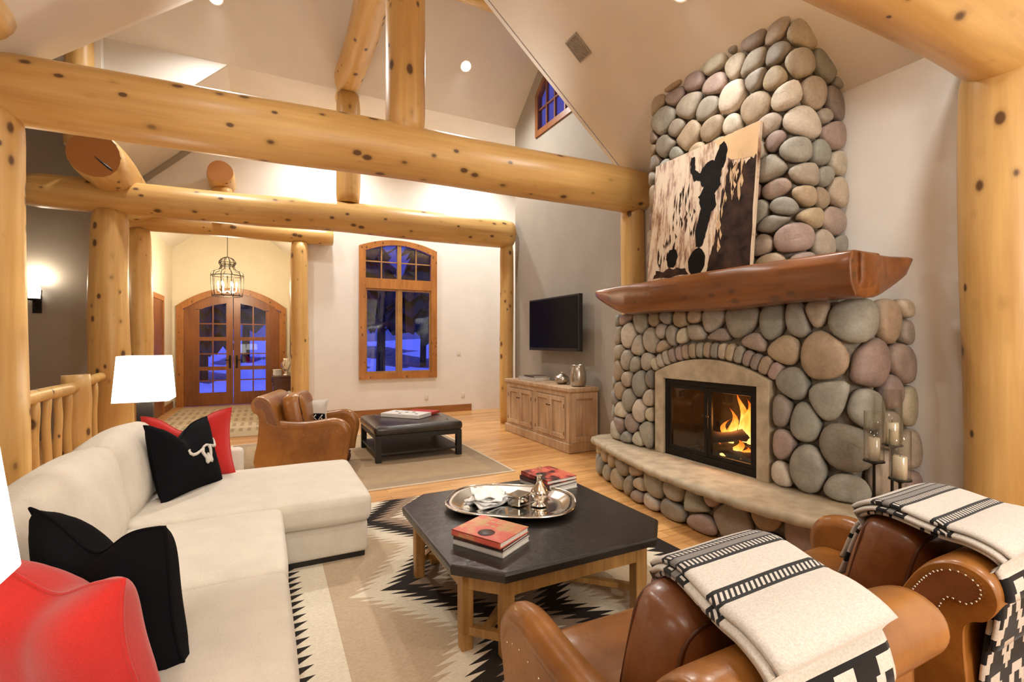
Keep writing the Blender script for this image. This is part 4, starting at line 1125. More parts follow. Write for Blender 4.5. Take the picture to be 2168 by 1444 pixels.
# ------------------------------------------------------------------ lamps on their tables
def lamp(name, label, x, y, zt, z0, z1, w0, w1, tl):
    t = thing('lamp_table', tl, 'side table', (x, y, 0))
    for sx in (-1, 1):
        for sy in (-1, 1): boxpart('leg', 'darkwood', t, sx * .17 - .02, sx * .17 + .02, sy * .16 - .02, sy * .16 + .02, 0, zt - .03)
    boxpart('table_top', 'darkwood', t, -.21, .21, -.20, .20, zt - .03, zt)
    boxpart('lower_shelf', 'darkwood', t, -.15, .15, -.14, .14, .15, .17)
    r = thing(name, label, 'lamp', (x, y, zt + .001))
    boxpart('base', 'iron', r, -.09, .09, -.07, .07, 0, .02)
    boxpart('column', 'iron', r, -.055, .055, -.035, .035, .02, z0 - zt + .03)
    b = MB()
    q = lambda w, z: [(-w, -w, z), (w, -w, z), (w, w, z), (-w, w, z)]
    def rq(w, z, k=.03):
        out = []
        for cx, cy, a0 in ((w - k, w - k, 0), (-w + k, w - k, 90), (-w + k, -w + k, 180), (w - k, -w + k, 270)):
            for i in range(5): a = math.radians(a0 + 22.5 * i); out.append((cx + k * math.cos(a), cy + k * math.sin(a), z))
        return out
    b.loft([rq(w0 - .004, z0 - zt), rq(w0, z0 - zt), rq(w1, z1 - zt), rq(w1 - .004, z1 - zt), rq(w0 - .008, z0 - zt + .001)], 0, False)
    b.build('lamp_shade', 'shade', r)
    b = MB(); b.tube([(0, 0, z0 - zt), (0, 0, z1 - zt - .03)], .006, 6); b.tube([(-w1 + .01, 0, z1 - zt - .03), (w1 - .01, 0, z1 - zt - .03)], .004, 5); b.build('shade_rod', 'iron', r)
lamp('table_lamp', 'lit table lamp with a white square shade behind the sofa corner', -0.90, 4.97, 0.60, 1.01, 1.375, 0.19, 0.165, 'dark side table hidden behind the sofa corner carrying the far lamp')
lamp('table_lamp', 'lit table lamp with a white square shade at the near end of the sofa', -0.615, 0.965, 0.60, 1.10, 1.362, 0.225, 0.20, 'dark side table at the near end of the sofa carrying the near lamp')
# ------------------------------------------------------------------ coffee table and what lies on it
def coffee_table():
    cx, cy = 1.41, 2.60
    r = thing('coffee_table', 'octagonal coffee table with an ebonised top and distressed oak legs', 'coffee table', (cx, cy, 0.009))
    H = 0.441
    def oc(a, c, z): return [(-a + c, -a, z), (a - c, -a, z), (a, -a + c, z), (a, a - c, z), (a - c, a, z), (-a + c, a, z), (-a, a - c, z), (-a, -a + c, z)]
    b = MB(); b.loft([oc(.628, .19, H - .052), oc(.640, .192, H - .046), oc(.645, .193, H - .012), oc(.640, .192, H - .002), oc(.632, .19, H)], 0, True, True, False); b.build('table_top', 'black_top', r)
    b = MB(); b.loft([oc(.575, .175, H - .145), oc(.575, .175, H - .052)], 0, False, True, False); b.loft([oc(.55, .168, H - .052), oc(.55, .168, H - .145)], 0, False, True, False)
    o1, o2 = oc(.575, .175, H - .145), oc(.55, .168, H - .145); b.add(o1 + o2, [(i, (i + 1) % 8, 8 + (i + 1) % 8, 8 + i) for i in range(8)], 0, False)
    b.build('apron', 'tableleg', r)
    for sx in (-1, 1):
        for sy in (-1, 1):
            for px, py in ((.40, .548), (.548, .40)):
                b = MB(); w = .029
                b.loft([[(sx * px - k, sy * py - k, z), (sx * px + k, sy * py - k, z), (sx * px + k, sy * py + k, z), (sx * px - k, sy * py + k, z)] for k, z in ((w, 0), (w, .08), (w + .002, .085), (w + .002, H - .14), (w, H - .054))], 0, True, True, False); b.build('leg', 'tableleg', r, bevel=.004)
            b = MB(); p0, p1 = Vector((sx * .40, sy * .548, .075)), Vector((sx * .548, sy * .40, .075)); d = (p1 - p0).normalized(); nn = Vector((-d.y, d.x, 0)) * .018
            b.prism([p0 + nn, p0 - nn, p0 - nn + Vector((0, 0, .04)), p0 + nn + Vector((0, 0, .04))], p1 - p0); b.build('stretcher', 'tableleg', r)
    for s in (-1, 1):
        b = MB(); p0, p1 = Vector((-.46, -.46 * s, .08)), Vector((.46, .46 * s, .08)); d = (p1 - p0).normalized(); nn = Vector((-d.y, d.x, 0)) * .02
        zz = Vector((0, 0, .03)); p0 = p0 + Vector((0, 0, .002 * s)); p1 = p1 + Vector((0, 0, .002 * s)); b.prism([p0 + nn, p0 - nn, p0 - nn + zz, p0 + nn + zz], p1 - p0); b.build('cross_stretcher', 'tableleg', r)
coffee_table()
TZ = 0.4505
def tray():
    r = thing('serving_tray', 'oval polished silver tray on the octagonal coffee table', 'tray', (1.395, 2.765, TZ), math.radians(-36))
    def se(a, b_, z, n=44, p=2.7):
        out = []
        for i in range(n):
            t = 2 * PI * i / n; c, s = math.cos(t), math.sin(t)
            out.append((a * math.copysign(abs(c) ** (2 / p), c), b_ * math.copysign(abs(s) ** (2 / p), s), z))
        return out
    b = MB(); b.loft([se(.29, .20, 0), se(.33, .235, .006), se(.375, .285, .028), se(.405, .31, .034), se(.41, .315, .031), se(.405, .31, .038), se(.37, .28, .033), se(.325, .23, .011), se(.28, .19, .006)], 0, True)
    b.build('tray_dish', 'silver', r)
    b = MB(); b.tube([Vector(p) for p in se(.409, .314, .036)] + [Vector(se(.409, .314, .036)[0])], .006, 6); b.build('beaded_rim', 'silver', r)
    r = thing('napkin_pile', 'crumpled white napkins heaped on the silver tray', 'napkins', (1.275, 2.85, TZ + .012), .3)
    for k in range(4):
        b = MB(); n = 12; rnd = random.Random(k + 3); ph = [rnd.random() * 6 for _ in range(4)]
        top = [(-.12 + .24 * i / n + .01 * k, -.10 + .20 * j / n, .015 * k + .012 + .010 * math.sin(i * .9 + ph[0]) * math.sin(j * .8 + ph[1]) + .006 * math.sin(i * .5 + j * .9 + ph[2])) for j in range(n + 1) for i in range(n + 1)]
        m2 = Matrix.Rotation(.35 * k, 3, 'Z'); top = [m2 @ Vector(p) for p in top]; bot = [p - Vector((0, 0, .009)) for p in top]
        q = (n + 1) ** 2; fs = [(j * (n + 1) + i, j * (n + 1) + i + 1, (j + 1) * (n + 1) + i + 1, (j + 1) * (n + 1) + i) for j in range(n) for i in range(n)]
        ed = [i for i in range(n)] + [n + (n + 1) * j for j in range(n)] + [q - 1 - i for i in range(n)] + [n * (n + 1) - (n + 1) * j for j in range(n)]
        b.add(top + bot, fs + [tuple(q + v for v in f) for f in fs] + [(ed[i], ed[(i + 1) % len(ed)], q + ed[(i + 1) % len(ed)], q + ed[i]) for i in range(len(ed))]); b.build('napkin', 'white', r)
    r = thing('keepsake_box', 'small silver lidded box on the tray beside the napkins', 'box', (1.435, 2.735, TZ + .012), .5)
    boxpart('body', 'silver', r, -.06, .06, -.045, .045, 0, .05, bevel=.006); boxpart('lid', 'silver', r, -.064, .064, -.049, .049, .051, .066, bevel=.005)
    r = thing('decanter', 'silver decanter with a tall neck standing on the tray', 'decanter', (1.545, 2.66, TZ + .012))
    b = MB(); b.lathe([(.001, 0), (.055, 0), (.058, .006), (.030, .02), (.052, .045), (.060, .075), (.045, .105), (.022, .135), (.016, .17), (.020, .19), (.024, .195)], 24); b.build('body', 'silver', r)
    b = MB(); b.lathe([(.001, .19), (.012, .193), (.010, .205), (.019, .222), (.012, .24), (.001, .247)], 16); b.build('stopper', 'clear', r)
tray()
def book_cover(name, a, b_, c=None, scale=6):
    m, nt, bs = mat(name); f = noise(nt, coords(nt), scale, 3)
    st = [(0.42, a), (0.50, b_)] + ([(0.60, c)] if c else [])
    L(nt, ramp(nt, f, st), bs.inputs['Base Color']); bs.inputs['Roughness'].default_value = 0.35; return m
MT['cv_red'] = book_cover('coral_book_cover', (0.62, 0.11, 0.075), (0.66, 0.14, 0.09), (0.60, 0.30, 0.13), 9)
MT['cv_white'] = book_cover('grey_book_cover', (0.50, 0.47, 0.44), (0.58, 0.55, 0.52))
MT['cv_dark'] = book_cover('dark_book_cover', (0.05, 0.03, 0.03), (0.09, 0.04, 0.035))
MT['cv_mix'] = book_cover('red_black_book_cover', (0.04, 0.015, 0.012), (0.42, 0.05, 0.035), (0.62, 0.15, 0.09), 11)
def book(x, y, z, w, d, h, rot, m, label, group, cat='book', art=False):
    r = thing('book', label, cat, (x, y, z), rot, group); t = .004
    b = MB(); b.box(-w / 2, w / 2, -d / 2, d / 2, 0, t); b.box(-w / 2, w / 2, -d / 2, d / 2, h - t, h); b.box(-w / 2, -w / 2 + t, -d / 2, d / 2, 0, h); b.build('cover', m, r)
    boxpart('pages', 'paper', r, -w / 2 + t, w / 2 - .004, -d / 2 + .004, d / 2 - .004, t, h - t, bevel=0)
    if art:
        b = MB(); b.lathe([(.001, h), (.045, h), (.044, h + .0006), (.001, h + .0006)], 20, 0, (-.06, -.02, 0)); b.build('cover_picture', 'cv_dark', r)
        b = MB()
        rnd = random.Random(4)
        for k in range(4):
            for q in range(5):
                if rnd.random() < .75: b.box(.015 + k * .026, .030 + k * .026, -.09 + q * .038, -.062 + q * .038, h, h + .0006)
        b.build('cover_print', MT['gold_print'], r)
MT['gold_print'] = plain('ochre_print', (0.55, 0.36, 0.16), 0.4)
ang = math.radians(30)
bg = 'books on the coffee table'
book(1.045, 2.295, TZ, .25, .31, .028, ang, 'cv_white', 'grey bound book at the bottom of the near stack on the coffee table', bg)
book(1.043, 2.297, TZ + .0285, .245, .305, .016, ang + .02, 'cv_dark', 'thin dark book in the middle of the near stack on the coffee table', bg)
book(1.040, 2.30, TZ + .045, .255, .31, .03, ang - .02, 'cv_red', 'coral red book on top of the near stack, cover showing a dark figure', bg, art=True)
a2 = math.radians(8)
book(1.835, 3.03, TZ, .27, .33, .032, a2, 'cv_white', 'pale book at the bottom of the stack behind the silver tray', bg)
book(1.83, 3.03, TZ + .0325, .265, .325, .026, a2 + .05, 'cv_dark', 'dark book second in the stack behind the silver tray', bg)
book(1.835, 3.03, TZ + .059, .265, .32, .026, a2 - .03, 'cv_mix', 'red and black book on top of the stack behind the silver tray', bg)
# ------------------------------------------------------------------ leather club chairs
def smooth_poly(pts, n=4):
    out = []; k = len(pts)
    for i in range(k):
        p0, p1, p2, p3 = (Vector(pts[(i + j - 1) % k]) for j in range(4))
        for q in range(n):
            t = q / n; out.append(0.5 * ((2 * p1) + (-p0 + p2) * t + (2 * p0 - 5 * p1 + 4 * p2 - p3) * t * t + (-p0 + 3 * p1 - 3 * p2 + p3) * t ** 3))
    return out
def smooth_path(pts, n=5):
    pts = [Vector(p) for p in pts]; e = [pts[0] * 2 - pts[1]] + pts + [pts[-1] * 2 - pts[-2]]; out = []
    for i in range(1, len(e) - 2):
        p0, p1, p2, p3 = e[i - 1:i + 3]
        for q in range(n):
            t = q / n; out.append(0.5 * ((2 * p1) + (-p0 + p2) * t + (2 * p0 - 5 * p1 + 4 * p2 - p3) * t * t + (-p0 + 3 * p1 - 3 * p2 + p3) * t ** 3))
    out.append(pts[-1]); return out
def make_chair(label):
    r = thing('club_chair', label, 'armchair', (0, 0, 0), 0, 'caramel leather club chairs')
    W = .42
    b = MB(); b.rbox((0, .04, .20), (.72, .78, .18), .03, 5, (0, .0, .0)); b.build('seat_base', 'leather', r)
    b = MB(); b.rbox((0, .12, .375), (.60, .66, .17), .06, 7, (0.0, .02, .03), wob=.006, seed=3); b.build('seat_cushion', 'leather', r)
    for s in (-1, 1):
        path = smooth_path([(-.30, .575), (-.15, .548), (.05, .535), (.22, .55), (.35, .565), (.44, .54), (.485, .47), (.485, .39), (.465, .28), (.45, .15)], 4)
        b = MB()
        top = [(p.x, p.y) for p in path]
        poly = [(s * .305, y, z) for y, z in top] + [(s * .305, -.33, .13), (s * .305, -.36, .575)]
        b.prism(poly, (s * .110, 0, 0)); a = b.build('arm', 'leather', r)
        b = MB(); b.tube([(s * (.362), p.x, p.y) for p in path], [.058 if i < len(path) - 14 else .058 - .016 * (i - len(path) + 14) / 13 for i in range(len(path))], 14, 0, True); b.build('arm_roll', 'leather', a)
        b = MB()
        pts = [(s * .42, p.x - .0, p.y - .075) for p in path[:len(path) - 16]]
        for p in pts[::2]: b.sphere((s * .417, p[1], p[2]), .004, 6)
        b.build('nailhead_trim', 'nail', a)
    prof = smooth_poly([(-.13, .36), (-.185, .59), (-.245, .745), (-.305, .835), (-.385, .872), (-.455, .845), (-.478, .78), (-.455, .715), (-.41, .685), (-.395, .62), (-.41, .40), (-.44, .13), (-.20, .13)], 4)
    b = MB(); rings = []
    for x, k in ((-W, .955), (-W + .015, .985), (-W + .05, 1), (0, 1), (W - .05, 1), (W - .015, .985), (W, .955)):
        cy, cz = -.35, .55
        rings.append([(x, cy + (p.x - cy) * k, cz + (p.y - cz) * k) for p in prof])
    b.loft(rings, 0, True); b.build('outer_back', 'leather', r)
    inner = smooth_poly([(-.225, .61), (-.27, .725), (-.325, .81), (-.386, .838), (-.432, .815), (-.436, .775), (-.405, .742), (-.36, .742), (-.335, .69), (-.305, .60), (-.22, .56)], 3)
    for s in (-1, 1):
        b = MB(); b.prism([(s * (W + .002), p.x, p.y) for p in inner], (s * .006, 0, 0)); pn = b.build('scroll_panel', 'leather_dark', r)
        b = MB(); per = [Vector((s * (W + .009), p.x, p.y)) for p in inner]; pts = []; 
        for i in range(len(per)):
            a, c = per[i], per[(i + 1) % len(per)]; k = max(1, int((c - a).length / .0115)); pts += [a.lerp(c, q / k) for q in range(k)]
        for p in pts: b.sphere(p, .0036, 6)
        b.build('nailhead_trim', 'nail', pn)
    R = Matrix.Rotation(math.radians(13), 3, 'X')
    b = MB(); b.rbox((0, -.075, .635), (.51, .20, .46), .07, 8, (.012, .04, .02), rot=R, wob=.008, seed=9); bc = b.build('back_cushion', 'leather_dark', r)
    b = MB()
    for yy in (-.085, .085):
        pts = []
        for t in range(40):
            a = 2 * PI * t / 40; c_, s_ = math.cos(a), math.sin(a)
            q = Vector((.244 * math.copysign(abs(c_) ** .32, c_), yy * 1.02, .218 * math.copysign(abs(s_) ** .32, s_)))
            pts.append(R @ q + Vector((0, -.075, .635)))
        b.tube(pts + [pts[0]], .006, 6)
    b.build('piping', 'piping', bc)
    for sx in (-1, 1):
        b = MB(); b.lathe([(.001, 0), (.018, 0), (.030, .03), (.036, .06), (.028, .09), (.034, .125)], 14, 0, (sx * .34, .41, 0)); b.build('leg', 'darkwood', r)
        b = MB(); b.loft([[(sx * .34 + k * a, -.36 - o + k * c, z) for a, c in ((-1, -1), (1, -1), (1, 1), (-1, 1))] for k, o, z in ((.018, .04, 0), (.024, .01, .07), (.028, 0, .14))], 0, True, True, False); b.build('leg', 'darkwood', r)
    return r
def squat(o, k):
    for q in o.children_recursive:
        if q.type == 'MESH':
            for vv in q.data.vertices: vv.co.z *= k
ch = make_chair('caramel leather club chair nearest the coffee table, cream throw over its back')
squat(ch, 0.935)
ch.location = (1.17, 1.08, 0.009)
c2 = copy_tree(ch); c2.location = (2.32, 1.09, 0.009); c2['label'] = 'caramel leather club chair beside the massive log post, cream throw over its back'
c3 = copy_tree(ch); c3.location = (0.42, 6.10, 0.011); c3.rotation_euler = (0, 0, math.radians(-106)); c3['label'] = 'caramel leather club chair on the tan rug facing the black ottoman'
for q in c3.children_recursive:
    if q.name.startswith('back_cushion'):
        q.data = q.data.copy(); q.data.materials[0] = MT['leather']; q.scale = (1.15, 1, 1)
c3.scale = (1, 1, 1.10)
def throw_material():
    m, nt, b = mat('cream_black_throw')
    uv = nt.nodes.new('ShaderNodeUVMap'); uv.uv_map = 'pattern'; sp = nt.nodes.new('ShaderNodeSeparateXYZ'); L(nt, uv.outputs[0], sp.inputs[0])
    u, v = sp.outputs[0], sp.outputs[1]
    M = lambda op, a, b_=None, c=None, clamp=False: math_(nt, op, a, b_, c, clamp)
    def band(lo, hi): return M('MULTIPLY', M('GREATER_THAN', v, lo), M('LESS_THAN', v, hi))
    cream, black, grey = (0.62, 0.575, 0.52), (0.012, 0.011, 0.012), (0.20, 0.185, 0.17)
    tick = M('GREATER_THAN', M('FRACT', M('MULTIPLY', u, 62)), 0.52)
    col = mixc(nt, band(-.36, -.31), cream, black)
    col = mixc(nt, band(-.20, -.175), col, black)
    col = mixc(nt, band(-.035, .065), col, black)
    col = mixc(nt, M('MULTIPLY', band(-.023, -.003), tick), col, cream)
    col = mixc(nt, band(.003, .025), col, grey)
    col = mixc(nt, M('MULTIPLY', band(.031, .053), tick), col, cream)
    tick2 = M('GREATER_THAN', M('FRACT', M('ADD', M('MULTIPLY', u, 54), M('MULTIPLY', v, 26))), 0.48)
    col = mixc(nt, band(.165, .225), col, black)
    col = mixc(nt, M('MULTIPLY', band(.179, .211), tick2), col, cream)
    end = M('GREATER_THAN', v, .43)
    col = mixc(nt, end, col, black)
    st = M('ABSOLUTE', M('SUBTRACT', M('FRACT', M('MULTIPLY', u, 6.5)), .5))
    wv = M('FRACT', M('DIVIDE', M('SUBTRACT', v, .445), .16))
    zig = M('MULTIPLY', M('LESS_THAN', M('ABSOLUTE', M('SUBTRACT', M('MULTIPLY', M('FLOOR', M('MULTIPLY', st, 9)), .22), wv)), .22), M('GREATER_THAN', v, .445))
    col = mixc(nt, zig, col, cream)
    f = noise(nt, coords(nt), 190, 2, .7)
    g = ramp(nt, f, [(.3, (.82, .81, .80)), (.7, (1.08, 1.08, 1.08))])
    mx = nt.nodes.new('ShaderNodeMix'); mx.data_type = 'RGBA'; mx.blend_type = 'MULTIPLY'; mx.inputs[0].default_value = 1
    L(nt, col, mx.inputs[6]); L(nt, g, mx.inputs[7]); L(nt, mx.outputs[2], b.inputs['Base Color'])
    b.inputs['Roughness'].default_value = .95; b.inputs['Sheen Weight'].default_value = .15; b.inputs['Specular IOR Level'].default_value = .1
    bump(nt, b, f, .2, .003)
    return m
MT['throw'] = throw_material()
def throw(cx, cy, x0, x1, label, dz=0.009, shift=0.0, skew=0.35):
    r = thing('throw_blanket', label, 'throw blanket', (cx, cy, dz + .004), 0, 'cream and black throws on the leather chairs')
    base = [(.15, .50), (.12, .575), (.085, .66), (.055, .74), (.02, .815), (-.035, .862), (-.10, .884), (-.17, .886), (-.24, .882), (-.31, .882), (-.385, .888), (-.455, .868), (-.49, .80), (-.495, .72), (-.485, .62), (-.475, .50), (-.47, .38)]
    for k, (off, ex, v0, vend) in enumerate(((.052, 0.0, 0.0, 1.0), (.030, .016, -.02, 1.0), (.009, .004, .03, 1.0))):
        path = smooth_path(base, 5)
        if k: path = path[4 * k:len(path) - 9 * k]
        b = MB(); b.uv = []; rings = []; pv = None; arc = 0
        for p in path:
            if p.x < -.10: break
            if pv is not None: arc -= (p - pv).length
            pv = p
        pv = None
        for i, p in enumerate(path):
            if pv is not None: arc += (p - pv).length
            pv = p
            t = (path[min(i + 1, len(path) - 1)] - path[max(i - 1, 0)]).normalized(); nn = Vector((t.y, -t.x)) * (-1)
            if nn.y < 0 and abs(nn.y) > abs(nn.x): nn = -nn
            th = .0105; ring = []; na = 20
            xa, xb = x0 - ex + skew * (p.x + .12), x1 + ex * .3 + skew * (p.x + .12)
            prof = []
            for q in range(na + 1): prof.append((xa + (xb - xa) * q / na, 1))
            for q in range(na, -1, -1): prof.append((xa + (xb - xa) * q / na, -1))
            for x, sgn in prof:
                e = 0 if (x in (xa, xb)) else 1
                wv = .004 * math.sin(9 * x + 5 * arc + k)
                h = off + wv + sgn * th * (1 if xa + .002 < x < xb - .002 else .45)
                ring.append((x, p.x + nn.x * h, p.y + nn.y * h)); b.uv.append((x - x0 - skew * (p.x + .12), arc + v0 + shift))
            rings.append(ring)
        b.loft(rings, 0, True); b.build('top_layer' if k == 0 else 'folded_layer', 'throw', r)
    b = MB(); b.uv = []
    pts = [Vector((x0 - .005, p.x, p.y)) for p in smooth_path(base, 5)]
    squat(r, 0.935)
    return r
throw(1.17, 1.08, -.18, .24, 'cream throw with black bands draped over the chair nearest the coffee table')
throw(2.32, 1.09, -.25, .22, 'cream throw with black bands draped over the chair beside the massive log post', shift=-.01)
# ------------------------------------------------------------------ ottoman, sideboard, television
def ottoman():
    r = thing('ottoman', 'black leather tufted ottoman with an open lower shelf', 'ottoman', (1.735, 6.495, .011))
    hx, hy = .555, .525
    for sx in (-1, 1):
        for sy in (-1, 1): boxpart('leg', 'blackpaint', r, sx * hx - .035 * (1 + sx), sx * hx + .035 * (1 - sx), sy * hy - .035 * (1 + sy), sy * hy + .035 * (1 - sy), 0, .33, bevel=.004)
    boxpart('shelf', 'blackpaint', r, -hx + .01, hx - .01, -hy + .01, hy - .01, .085, .11)
    boxpart('apron', 'blackpaint', r, -hx + .005, hx - .005, -hy + .005, hy - .005, .275, .33)
    b = MB(); b.rbox((0, 0, .385), (2 * hx + .03, 2 * hy + .03, .115), .045, 10, (.0, .0, .018)); b.build('seat_pad', 'black_leather', r)
    b = MB()
    for i in range(4):
        for j in range(4): b.sphere((-.4 + .267 * i, -.38 + .253 * j, .452 - .0), .011, 8, .5)
    b.build('tufting_buttons', 'black_leather', r)
    z = .011 + .462
    t = thing('game_box', 'white game box with black dots lying on the black ottoman', 'box', (1.70, 6.55, z), math.radians(-48))
    b = MB(); b.box(-.30, .30, -.16, .16, 0, .05); b.build('box_body', 'white', t, bevel=.003)
    b = MB()
    for x, y in ((-.18, .05), (-.05, -.08), (.08, .07), (.2, -.06), (.0, .02)): b.lathe([(.001, .0505), (.026, .0505), (.025, .0512), (.001, .0512)], 14, 0, (x, y, 0))
    b.build('dots', 'plastic', t)
    t = thing('game_box', 'flat red box beside the white game box on the ottoman', 'box', (1.99, 6.72, z), math.radians(-48))
    b = MB(); b.box(-.20, .20, -.12, .12, 0, .035); b.build('box_body', 'redcard', t, bevel=.003)
ottoman()
def sideboard():
    x0, x1, y0, y1 = 3.60, 4.05, 5.40, 7.28
    r = thing('sideboard', 'weathered pine sideboard below the wall television', 'sideboard', (x0, y0, 0))
    def bx(name, a, m='cabinet', bevel=.004, par=None): 
        b = MB()
        for q in a: b.box(q[0] - x0, q[1] - x0, q[2] - y0, q[3] - y0, q[4], q[5])
        return b.build(name, m, par or r, bevel=bevel)
    bx('plinth', [(x0 - .03, x1, y0 - .025, y1 + .025, 0, .13)], bevel=.012)
    bx('body', [(x0 + .012, x1, y0, y1, .13, .80)])
    bx('face_frame', [(x0 - .008, x0 + .014, y0, y0 + .09, .13, .80), (x0 - .008, x0 + .014, y1 - .09, y1, .13, .80), (x0 - .008, x0 + .014, 6.28, 6.40, .13, .80), (x0 - .008, x0 + .014, y0, y1, .745, .80), (x0 - .008, x0 + .014, y0, y1, .13, .165)])
    b = MB()
    for e, z in ((.0, .795), (.015, .81), (.04, .825), (.045, .835), (.045, .865), (.04, .872)): pass
    rings = [[(x0 - e - x0, y0 - e - y0, z), (x1 - x0, y0 - e - y0, z), (x1 - x0, y1 + e - y0, z), (x0 - e - x0, y1 + e - y0, z)] for e, z in ((.0, .79), (.012, .805), (.03, .82), (.035, .832), (.035, .866), (.03, .872))]
    b.loft(rings, 0, True, True, False); b.build('top', 'cabinet', r)
    for ya, yb, hinge in ((y0 + .095, 5.885, -1), (5.89, 6.275, 1), (6.405, 6.795, -1), (6.80, y1 - .095, 1)):
        t = .065; b = MB(); X0, X1 = -.026, .008
        a, c = ya - y0, yb - y0
        b.box(X0, X1, a, a + t, .17, .74); b.box(X0, X1, c - t, c, .17, .74); b.box(X0, X1, a, c, .17, .235); b.box(X0, X1, a, c, .675, .74); b.box(X0 + .020, X1, a + t, c - t, .235, .675)
        d = b.build('door', 'cabinet', r, bevel=.004)
        hy_ = (c - .03) if hinge < 0 else (a + .03)
        b = MB(); b.tube([(-.024, hy_, .60), (-.044, hy_, .60)], .005, 6); b.sphere((-.047, hy_, .60), .010, 8); b.build('knob', 'iron', d)
        ey = a + .006 if hinge < 0 else c - .006
        for z in (.25, .62):
            b = MB(); b.box(-.031, -.025, ey - .0035, ey + .0035, z - .026, z + .026); b.build('hinge', 'iron', d)
    b = MB(); Y = -.022
    b.box(.02, .09, Y, .01, .13, .80); b.box(x1 - x0 - .09, x1 - x0, Y, .01, .13, .80); b.box(.02, x1 - x0, Y, .01, .72, .80); b.box(.02, x1 - x0, Y, .01, .13, .22); b.build('side_panel', 'cabinet', r, bevel=.004)
    z = .8725
    t = thing('pitcher', 'tall round pewter pitcher at the fireplace end of the sideboard', 'pitcher', (3.84, 5.55, z))
    b = MB(); b.lathe([(.001, 0), (.085, 0), (.105, .02), (.115, .10), (.110, .20), (.095, .255), (.085, .285), (.092, .30), (.085, .298), (.078, .28), (.001, .275)], 26); b.build('body', 'pewter', t)
    b = MB(); b.tube(smooth_path([(-.02, .09, .26), (-.03, .15, .24), (-.03, .165, .16), (-.02, .12, .08)]), .009, 8); b.build('handle', 'pewter', t)
    t = thing('round_pot', 'small round pewter pot beside the tall pitcher', 'pot', (3.84, 5.96, z))
    b = MB(); b.lathe([(.001, 0), (.05, 0), (.095, .03), (.11, .07), (.095, .115), (.05, .135), (.048, .145), (.001, .145)], 24); b.build('body', 'pewter', t)
    b = MB(); b.sphere((0, 0, .16), .018, 10); b.build('lid_knob', 'pewter', t)
    book(3.85, 6.80, z, .30, .46, .055, math.radians(6), 'cv_white', 'thick white book lying on the sideboard', 'books on the sideboard')
    book(3.86, 6.76, z + .0555, .26, .36, .02, math.radians(-4), 'cv_dark', 'thin dark book on top of the white book on the sideboard', 'books on the sideboard')
sideboard()
def television():
    r = thing('television', 'black flat television on a wall arm above the sideboard', 'television', (3.90, 6.315, 1.76))
    b = MB(); b.box(-.012, .055, -.715, .715, -.41, .41); b.build('housing', 'plastic', r, bevel=.006)
    b = MB(); b.box(-.0145, -.012, -.69, .69, -.365, .385); b.build('screen', 'screen', r)
    b = MB(); b.box(-.015, -.011, -.70, .70, -.40, -.375); b.build('speaker_bar', 'bronze', r)
    b = MB(); b.box(.055, .09, -.18, .18, -.18, .18); b.box(.09, .165, -.05, .05, -.06, .06); b.box(.165, .198, -.16, .16, -.2, .2); b.build('wall_mount', 'iron', r)
television()
# ------------------------------------------------------------------ hearth candles
def candle(x, y, z, hst, hc, hg, rc, rg, label):
    r = thing('candle_stand', label, 'candle holder', (x, y, z), 0, 'iron candle stands on the hearth')
    b = MB(); b.lathe([(.001, 0), (.06, 0), (.06, .008), (.012, .016), (.009, .03), (.008, hst - .02), (.03, hst - .006), (rg + .004, hst), (rg + .004, hst + .008), (.001, hst + .008)], 18); b.build('stand', 'iron', r)
    b = MB(); b.lathe([(.001, hst + .0085), (rc, hst + .0085), (rc, hst + hc - .004), (rc - .005, hst + hc), (.001, hst + hc - .006)], 18); cd = b.build('candle', 'candle', r)
    b = MB(); b.tube([(0, 0, hst + hc - .008), (.001, 0, hst + hc + .012)], .0018, 5); b.build('wick', 'plastic', cd)
    b = MB(); b.lathe([(rg, hst + .0085), (rg, hst + hg), (rg - .0025, hst + hg), (rg - .0025, hst + .0085)], 22, 0, (0, 0, 0), False); b.build('glass_sleeve', 'clear', r)
candle(3.33, 1.645, .413, .345, .15, .31, .030, .052, 'iron candle stand with a glass sleeve set farthest from the log post')
candle(3.56, 1.655, .413, .42, .15, .36, .034, .052, 'tallest iron candle stand with a glass sleeve, against the stone corner')
candle(3.28, 1.485, .413, .28, .14, .29, .034, .052, 'shortest iron candle stand with a glass sleeve, nearest the leather chairs')
# ------------------------------------------------------------------ far pillow, side table, hall console
def fold(rt_, sf):
    for k, (v0, v1, m) in enumerate(((-.70, -.12, 'black'),)):
        b = MB(); n = 16; g = [(-.95 + 1.9 * i / n, v0 + (v1 - v0) * j / 6) for j in range(7) for i in range(n + 1)]
        b.add([sf(u, v, -1, .003) for u, v in g], [(j * (n + 1) + i, j * (n + 1) + i + 1, (j + 1) * (n + 1) + i + 1, (j + 1) * (n + 1) + i) for j in range(6) for i in range(n)]); b.build('woven_band', m, rt_)
    b = MB()
    for i in range(5):
        u = -.75 + .36 * i; b.tube([sf(u - .12, -.60, -1, .005), sf(u, -.41, -1, .005), sf(u + .12, -.22, -1, .005)], .006, 5); b.tube([sf(u + .12, -.60, -1, .005), sf(u + .03, -.46, -1, .005)], .006, 5)
    b.build('zigzag_stitching', 'embroidery', rt_)
pillow('throw_pillow', 'embroidery', 'cream pillow with a black woven band on the far leather chair', (0.44, 6.20, 0.64), 0.44, 0.34, 0.15, math.radians(-8), -0.35, 0.0, 0.0, 7, fold)
